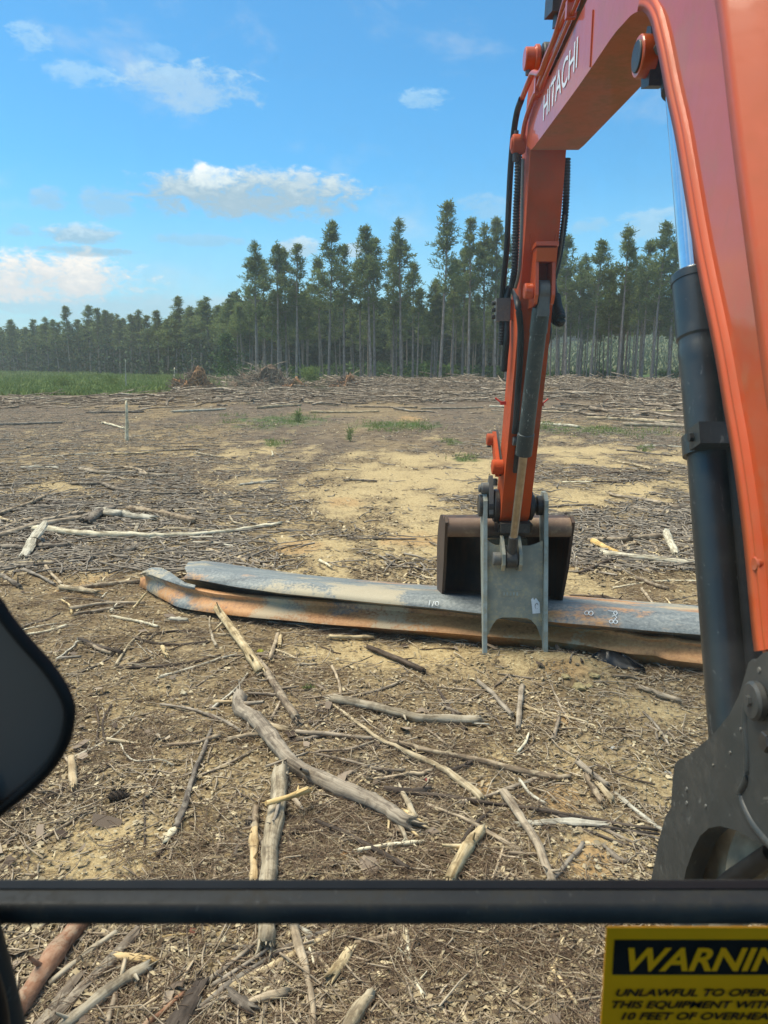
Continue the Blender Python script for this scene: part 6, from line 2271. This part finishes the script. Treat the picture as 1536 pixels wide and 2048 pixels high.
x, y = rect_pts(90000, 1.7, 14.0, -.62, .56, 1.55)
c_, _, _ = masks(x, y)
thin = fbm(x * 1.9, y * 1.9, 61, 3)
keep = rng.random(len(x)) < np.clip(1.12 - c_ * 1.25, .10, 1) * np.clip(thin * 2.1 - .12, .25, 1)
chips('bark_litter', x[keep], y[keep], 0.020, .33, .2, M['chips'], 'brown bark chips and broken wood covering the ground')
x, y = rect_pts(26000, 1.7, 10.0, -.6, .56, 1.5)
chips('grit_litter', x, y, 0.013, .7, .2, M['grit'], 'pale grit and small stones on the clay')
x, y = rect_pts(900, 1.7, 8.0, -.62, .56, 1.4)
keep = fbm(x * 1.1, y * 1.1, 67, 3) > .47
chips('bark_flakes', x[keep], y[keep], 0.05, .5, .22, M['flakes'], 'larger torn bark flakes among the chips', .012)
# needles in loose sheaves
x, y = rect_pts(6500, 1.7, 8.5, -.62, .56, 1.4)
c_, _, _ = masks(x, y)
pat = fbm(x * 1.3, y * 1.3, 71, 3)
keep = rng.random(len(x)) < np.clip((pat - .40) * 4, 0.05, 1) * np.clip(1.1 - c_ * 1.2, .06, 1)
x, y = x[keep], y[keep]
per = 7
n = len(x) * per
X, Y = np.repeat(x, per) + rng.normal(0, .05, n), np.repeat(y, per) + rng.normal(0, .05, n)
a = np.repeat(rng.random(len(x)) * 6.28, per) + rng.normal(0, .7, n)
l = rng.uniform(.05, .10, n)
Z = HT(X, Y) + .006 + rng.random(n) * .022
dz = rng.normal(0, .010, n)
kx, ky = -np.sin(a) * rng.normal(0, .018, n), np.cos(a) * rng.normal(0, .018, n)
P = np.stack([np.stack([X - np.cos(a) * l, Y - np.sin(a) * l, Z - dz], 1), np.stack([X + kx, Y + ky, Z + .006], 1), np.stack([X + np.cos(a) * l, Y + np.sin(a) * l, Z + dz], 1)], 1)
V, F, _t = tubes_np(P, np.full((n, 3), .0013), 3)
me = np_mesh('pine_needles', V, F)
fattr(me, 'rnd', np.repeat(rng.random(n), 6))
tag(link('pine_needles', me, M['dryneedles']), 'rust-brown fallen pine needles in loose sheaves', kind='stuff')


def twig_mass(name, x, y, L, R, lift, updown, mat, label, ang_sd=None, sides=4, k=4):
    n = len(x)
    a = rng.random(n) * 6.28 if ang_sd is None else rng.normal(0, ang_sd, n)
    ca, sa = np.cos(a), np.sin(a)
    bow = rng.normal(0, .07, n) * L
    t = np.linspace(-.5, .5, k)
    P = []
    el = rng.normal(0, updown, n)
    for q in t:
        b = bow * (1 - 4 * q * q)
        px, py = x + ca * L * q - sa * b, y + sa * L * q + ca * b
        P.append(np.stack([px, py, HT(px, py) + R * .7 + lift + np.abs(el) * L * .25 + el * L * q], 1))
    P = np.stack(P, 1) + rng.normal(0, 1, (n, k, 3)) * (L * .02)[:, None, None]
    RR = R[:, None] * np.linspace(1.1, .55, k)[None, :]
    V, F, tc = tubes_np(P, RR, sides)
    me = np_mesh(name, V, F, True)
    vattr(me, 'tc', tc)
    return tag(link(name, me, mat), label, kind='stuff')


x, y = rect_pts(15000, 1.7, 10.5, -.62, .56, 1.45)
c_, _, _ = masks(x, y)
keep = rng.random(len(x)) < np.clip(1.1 - c_ * 1.1, .12, 1)
x, y = x[keep], y[keep]
twig_mass('twig_litter', x, y, rng.lognormal(-2.2, .55, len(x)), rng.uniform(.0016, .0050, len(x)), rng.random(len(x)) * .015, .05, M['twigs'], 'fine broken twigs scattered over the near ground')
# mid-ground litter
x, y = rect_pts(26000, 8.0, 40.0, -.62, .56, 1.6)
c_, _, g_ = masks(x, y)
t = x / y
sidew = np.clip(np.abs(t + .02) * 3.2, .10, 1)
keep = rng.random(len(x)) < np.clip(1.05 - c_ * 1.3, .06, 1) * np.clip(sidew * 1.3, .2, 1)
x, y = x[keep], y[keep]
twig_mass('mid_litter', x, y, rng.lognormal(-1.25, .5, len(x)), rng.uniform(.003, .013, len(x)), rng.random(len(x)) * .02, .05, M['twigs'], 'broken sticks and bark strewn over the middle of the clearing', 1.3)
x, y = rect_pts(110000, 7.5, 45.0, -.62, .56, 1.7)
c_, _, _ = masks(x, y)
keep = rng.random(len(x)) < np.clip(1.05 - c_ * 1.2, .07, 1) * np.clip((fbm(x * .7, y * .7, 81, 3) - .36) * 6, .12, 1)
chips('mid_chips', x[keep], y[keep], 0.045, .3, .22, M['chips'], 'bark chips of the middle distance')
# the slash windrow below the wood
n = 15000
px = rng.uniform(-120, 1460, n)
y = 30 + 62 * rng.random(n) ** 0.75
x = (px - 768) / FPX * y * CP
row = fbm(x * .11, y * .16, 91, 3)
start = np.interp(px, [-120, 300, 600, 1000, 1400], [42, 42, 44, 38, 27])
fieldw = np.interp(px, [-120, 200, 330, 420, 560], [44, 48, 54, 66, 95])
keep = (rng.random(n) < np.clip((row - .44) * 5.0, .03, .8)) & (y > start + rng.normal(0, 3, n)) & (y < fieldw + rng.normal(0, 2, n))
x, y, row = x[keep], y[keep], row[keep]
hgt = np.clip((row - .44) * 4.0, 0, 1) * np.clip((y - 34) / 25, .1, 1) * 0.5
twig_mass('slash_windrow', x, y, rng.lognormal(.45, .55, len(x)), np.clip(rng.lognormal(-3.7, .55, len(x)), .01, .11), rng.random(len(x)) * hgt, .07, M['slash'], 'tangled grey slash of branches before the pine stand', 1.0)
n = 5200
px = rng.uniform(420, 1460, n)
y = rng.uniform(74, 92, n)
x = (px - 768) / FPX * y * CP
hgt = np.clip(fbm(x * .2, y * .1, 95, 2) * 2.4 - .8, 0.02, 1) * 0.8
twig_mass('slash_heap', x, y, rng.lognormal(.25, .5, n), rng.uniform(.015, .06, n), rng.random(n) * hgt, .16, M['slash'], 'heaped slash along the foot of the pine stand', 1.0)
SLASH_M = ['w_pale', 'w_grey', 'w_white', 'w_bark']
SL = [(640, 800, 5.5, .10), (905, 808, 4.0, .10), (1010, 806, 3.5, .08), (1180, 806, 4.5, .09), (1260, 830, 4.0, .08), (1330, 790, 4.5, .1), (1120, 838, 3.0, .06), (770, 806, 4.0, .08), (560, 805, 5.0, .08),
      (430, 790, 4.0, .08), (400, 812, 3.5, .07), (300, 800, 4.0, .07), (120, 800, 4.0, .07), (60, 835, 3.0, .06), (90, 790, 5.0, .08), (230, 815, 3.0, .06), (690, 815, 3.5, .07), (860, 790, 3.5, .08), (960, 785, 3.0, .07),
      (1240, 785, 4.0, .08), (1290, 812, 3.5, .07), (1350, 838, 3.0, .06), (480, 782, 4.0, .09), (740, 785, 4.0, .08), (1160, 780, 4.0, .08), (1100, 815, 3.0, .07)]
SLL = ['long pale trunk lying across the slash left of centre', 'pale pole in the slash left of the arm', 'pole in the slash just left of the arm', 'long pole in the slash right of the arm', 'pole at the near edge of the slash, right half', 'pole high in the slash by the boom cylinder',
       'short pole at the near edge of the slash right of the arm', 'pole in the middle of the slash below the dense dark-crowned pine', 'long pole in front of the brown brush pile', 'pole beside the orange root heap', 'pole lying before the orange root heap', 'pole on the field edge right of the stake', 'pole at the field edge far left',
       'short pole in the brown litter at far left', 'long pole along the field edge at left', 'short pole left of the stake, by the field', 'pole below the low orange heap', 'pole in the slash below the tallest pine', 'short pole in the slash beside the hoses', 'pole in the slash below the slim sparse pine',
       'pole in the slash below the big full crown', 'short pole at the near edge of the slash by the boom cylinder', 'pole leaning between the two brush piles', 'pole under the low orange heap', 'pole in the slash below the round-crowned pine', 'short pole in the slash close right of the arm']
for i, ((px, py, Ln, r), lb) in enumerate(zip(SL, SLL)):
    g = on_z(px, py, 0.25)
    throw(g.x, g.y, Ln * rb2.uniform(.5, .9), r * rb2.uniform(.6, 1.1), rb2.uniform(-1.15, 1.15), SLASH_M[i % 4], 'larger poles lying in the slash', lb)


def heap(px, depth, wpx, hpx, dirt, nb, label, dense=1.0):
    """A pushed-up heap: an earth core with roots and branches through it."""
    x0 = (px - 768) / FPX * depth * CP
    z0 = float(HT(x0, depth))
    w, h = wpx * depth / FPX / 2, hpx * depth / FPX
    root = tag(empty('brush_pile', (x0, depth, z0)), label, 'brush pile', 'heaps pushed up before the wood')
    r = np.random.default_rng(int(px))
    bm = bmesh.new()
    bmesh.ops.create_icosphere(bm, subdivisions=4, radius=1)
    cs = np.array([v.co[:] for v in bm.verts])
    nz = fbm(cs[:, 0] * 3.5 + cs[:, 2] * 2.7 + 9, cs[:, 1] * 3.5 + cs[:, 2] * 3.1, int(px), 5) * 1.3 - .15
    for v, q in zip(bm.verts, nz):
        s_ = .55 + .75 * q
        v.co = Vector((v.co.x * w * (1.15 - .25 * v.co.z) * s_ + .22 * w * v.co.z, v.co.y * w * .8 * s_, (abs(max(v.co.z, 0.0)) ** .7 - .1) * h * (.72 + .22 * math.sin(v.co.x * 5 + px)) * s_))
    bm_obj('earth_core', bm, dirt, root)
    n = nb
    th = r.random(n) * 6.28
    rad = np.sqrt(r.random(n)) * w
    bx, by = np.cos(th) * rad, np.sin(th) * rad * .8
    bz = (1 - (rad / w) ** 1.5) * h * .75 * r.random(n) + .05
    L = r.uniform(.5, 1.6, n) * h * .55 * dense
    d = np.stack([bx / w + r.normal(0, .8, n), by / w + r.normal(0, .8, n), r.normal(.35, .5, n)], 1)
    d /= np.linalg.norm(d, axis=1, keepdims=True)
    P = np.stack([np.stack([bx, by, bz], 1) + d * L[:, None] * q + r.normal(0, .04, (n, 3)) * L[:, None] for q in (-.35, 0, .35, .65)], 1)
    P[:, :, 2] = np.maximum(P[:, :, 2], 0.02)
    V, F, tc = tubes_np(P, r.uniform(.015, .05, n)[:, None] * np.linspace(1.1, .4, 4)[None, :], 4)
    me = np_mesh('tangled_branches', V, F, True)
    vattr(me, 'tc', tc)
    tag(link('tangled_branches', me, M['w_bark'] if dense < 1.2 else M['twigs'], root), kind='stuff')


D_OR = plain_mat('orange_root_earth', (0.33, 0.175, 0.085), 0.95, .1, 0, .75, 5)
D_BR = plain_mat('brown_root_earth', (0.13, 0.09, 0.06), 0.95, .1, 0, .5, 4)
heap(384, 63, 70, 56, D_OR, 420, 'tall upturned root heap with orange earth at the field edge')
heap(522, 70, 110, 58, D_BR, 420, 'wide brown brush pile below the leftmost tall pine', 1.3)
heap(692, 74, 54, 34, D_OR, 320, 'low orange-topped heap of slash right of the brush pile')
heap(585, 69, 50, 26, D_OR, 160, 'small orange earth lump at the right foot of the brown brush pile')
heap(640, 84, 60, 16, D_BR, 150, 'low brown tangle between the two orange heaps', 1.2)
heap(780, 82, 90, 15, D_BR, 220, 'low grey slash heap right of the low orange heap', 1.3)
heap(940, 84, 80, 13, D_BR, 180, 'low slash heap left of the arm at the foot of the pines', 1.3)
heap(1340, 62, 80, 24, D_BR, 220, 'slash heap close to the boom cylinder at right', 1.3)

# ------------------------------------------------------------------ small things on the ground
def cone(px, py):
    g = on_ground(px, py, 0.028)
    root = tag(empty('pine_cone', g), 'dark opened pine cone lying between mirror and mottled stick', 'pine cone')
    bm = bmesh.new()
    add_rings(bm, [((-.05, 0, 0), .012), ((-.03, 0, 0), .026), ((0, 0, 0), .028), ((.035, 0, 0), .018), ((.055, 0, 0), .006)], (1, 0, 0), 12)
    bm_obj('core', bm, M['w_dark'], root)
    V, F = [], []
    for i in range(64):
        t = i / 63
        a = i * 2.39996
        x = -.052 + .105 * t
        r0 = (.030 * math.sin(math.pi * min(1, .22 + t * .8)) + .006)
        d = Vector((.35, math.cos(a), math.sin(a))).normalized()
        s = Vector((0, -math.sin(a), math.cos(a)))
        c0 = Vector((x, math.cos(a) * r0 * .5, math.sin(a) * r0 * .5))
        tip = c0 + d * r0 * .95
        k = len(V)
        V += [tuple(c0 - s * .004), tuple(c0 + s * .004), tuple(tip + s * .0075), tuple(tip - s * .0075), tuple(tip + Vector((.004, 0, 0)))]
        F += [(k, k + 1, k + 2, k + 3), (k + 3, k + 2, k + 4, k + 4)]
    me = bpy.data.meshes.new('scales')
    me.from_pydata(V, [], [f if f[2] != f[3] else f[:3] for f in F])
    o = tag(link('scales', me, plain_mat('cone_scale', (0.06, 0.045, 0.032), .7, .2, 0, .6, 60), root), kind='stuff')
    root.rotation_euler = (0, 0, .1)


cone(237, 1592)


def stone(px, py, wpx, c, label, squash=.6, name='stone', cat='stone'):
    g = on_ground(px, py)
    r = wpx * g.y / FPX / 2
    bm = bmesh.new()
    bmesh.ops.create_icosphere(bm, subdivisions=3, radius=1)
    cs = np.array([v.co[:] for v in bm.verts])
    nz = fbm(cs[:, 0] * 1.7 + cs[:, 2] + px, cs[:, 1] * 1.7 + cs[:, 2] * 1.3 + py, 5, 3)
    for v, q in zip(bm.verts, nz):
        v.co = v.co * r * (.6 + .8 * q)
        v.co.z *= squash
    o = bm_obj(name, bm, c, None, False)
    o.location = g + Vector((0, 0, r * squash * .4))
    tag(o, label, cat, 'stones and clods on the ground')


ST = plain_mat('pale_stone', (0.46, 0.40, 0.27), .9, .1, 0, .3, 40)
CL_ = plain_mat('clay_clod', (0.36, 0.29, 0.15), .95, .1, 0, .35, 30)
stone(158, 1467, 10, ST, 'small pale yellow stone right of the mirror')
stone(367, 1388, 16, ST, 'pale stone left of the thin grey branch')
stone(380, 1462, 17, ST, 'yellow stone left of the mottled barked stick')
stone(1131, 1356, 20, CL_, 'clay clod right of the thumb tip, upper')
stone(1158, 1378, 30, CL_, 'largest clay clod below the right thumb tip')
stone(1178, 1374, 18, CL_, 'clay clod right of the largest one')
stone(1188, 1357, 24, CL_, 'flat clay clod under the black plastic sheet', .4)
stone(690, 1710, 18, plain_mat('orange_clod', (.42, .23, .1), .95, .1, 0, .3, 30), 'orange clod left of the whitish split stick')
stone(661, 1708, 12, ST, 'pale clod beside the orange clod')
stone(762, 1733, 18, CL_, 'tan clod below the dark straight branch')
stone(430, 1505, 13, CL_, 'tan stone under the grey butting stick')
stone(1336, 1549, 16, plain_mat('grey_stone', (.3, .3, .28), .8, .2, 0, .2, 30), 'grey stone at the left edge of the bracket')
stone(1226, 1497, 11, plain_mat('white_stone', (.5, .5, .46), .8, .2, 0, .2, 30), 'whitish stone on yellow soil above the stub pair')
stone(890, 1418, 14, plain_mat('grey_stone', (.3, .3, .28), .8, .2, 0, .2, 30), 'grey stone right of the pale peeled branch top')
stone(520, 1305, 15, plain_mat('lichen', (.30, .30, .05), .95, .1, 0, .4, 50), 'yellow-green lichen tuft between the two leaning poles', .7, 'lichen_tuft', 'lichen')
stone(856, 1560, 12, plain_mat('red_scrap', (.36, .10, .09), .8, .2, 0, .3, 40), 'small red bark scrap beside the long straight pole', .5, 'bark_scrap', 'bark scrap')
stone(386, 1866, 22, plain_mat('brick_red', (.22, .09, .06), .85, .2, 0, .3, 40), 'brick-red bark flake just under the window bar', .5, 'bark_scrap', 'bark scrap')


# ------------------------------------------------------------------ thin summer haze over the clearing
HAZE = 0.0006
bm = bmesh.new()
add_box(bm, -1850, 1850, -60, 1560, -9.5, 32)
bmesh.ops.recalc_face_normals(bm, faces=bm.faces)
hz = bpy.data.meshes.new('haze')
bm.to_mesh(hz)
bm.free()
hm = bpy.data.materials.new('pale_haze')
hm.use_nodes = True
hm.node_tree.nodes.clear()
ho = hm.node_tree.nodes.new('ShaderNodeOutputMaterial')
hv = hm.node_tree.nodes.new('ShaderNodeVolumePrincipled')
hv.inputs['Color'].default_value = (0.95, 1.0, 0.97, 1)
hv.inputs['Density'].default_value = HAZE
hv.inputs['Anisotropy'].default_value = 0.2
hm.node_tree.links.new(hv.outputs[0], ho.inputs['Volume'])
tag(link('haze', hz, hm), 'thin pale haze in the air over the clearing', kind='stuff')
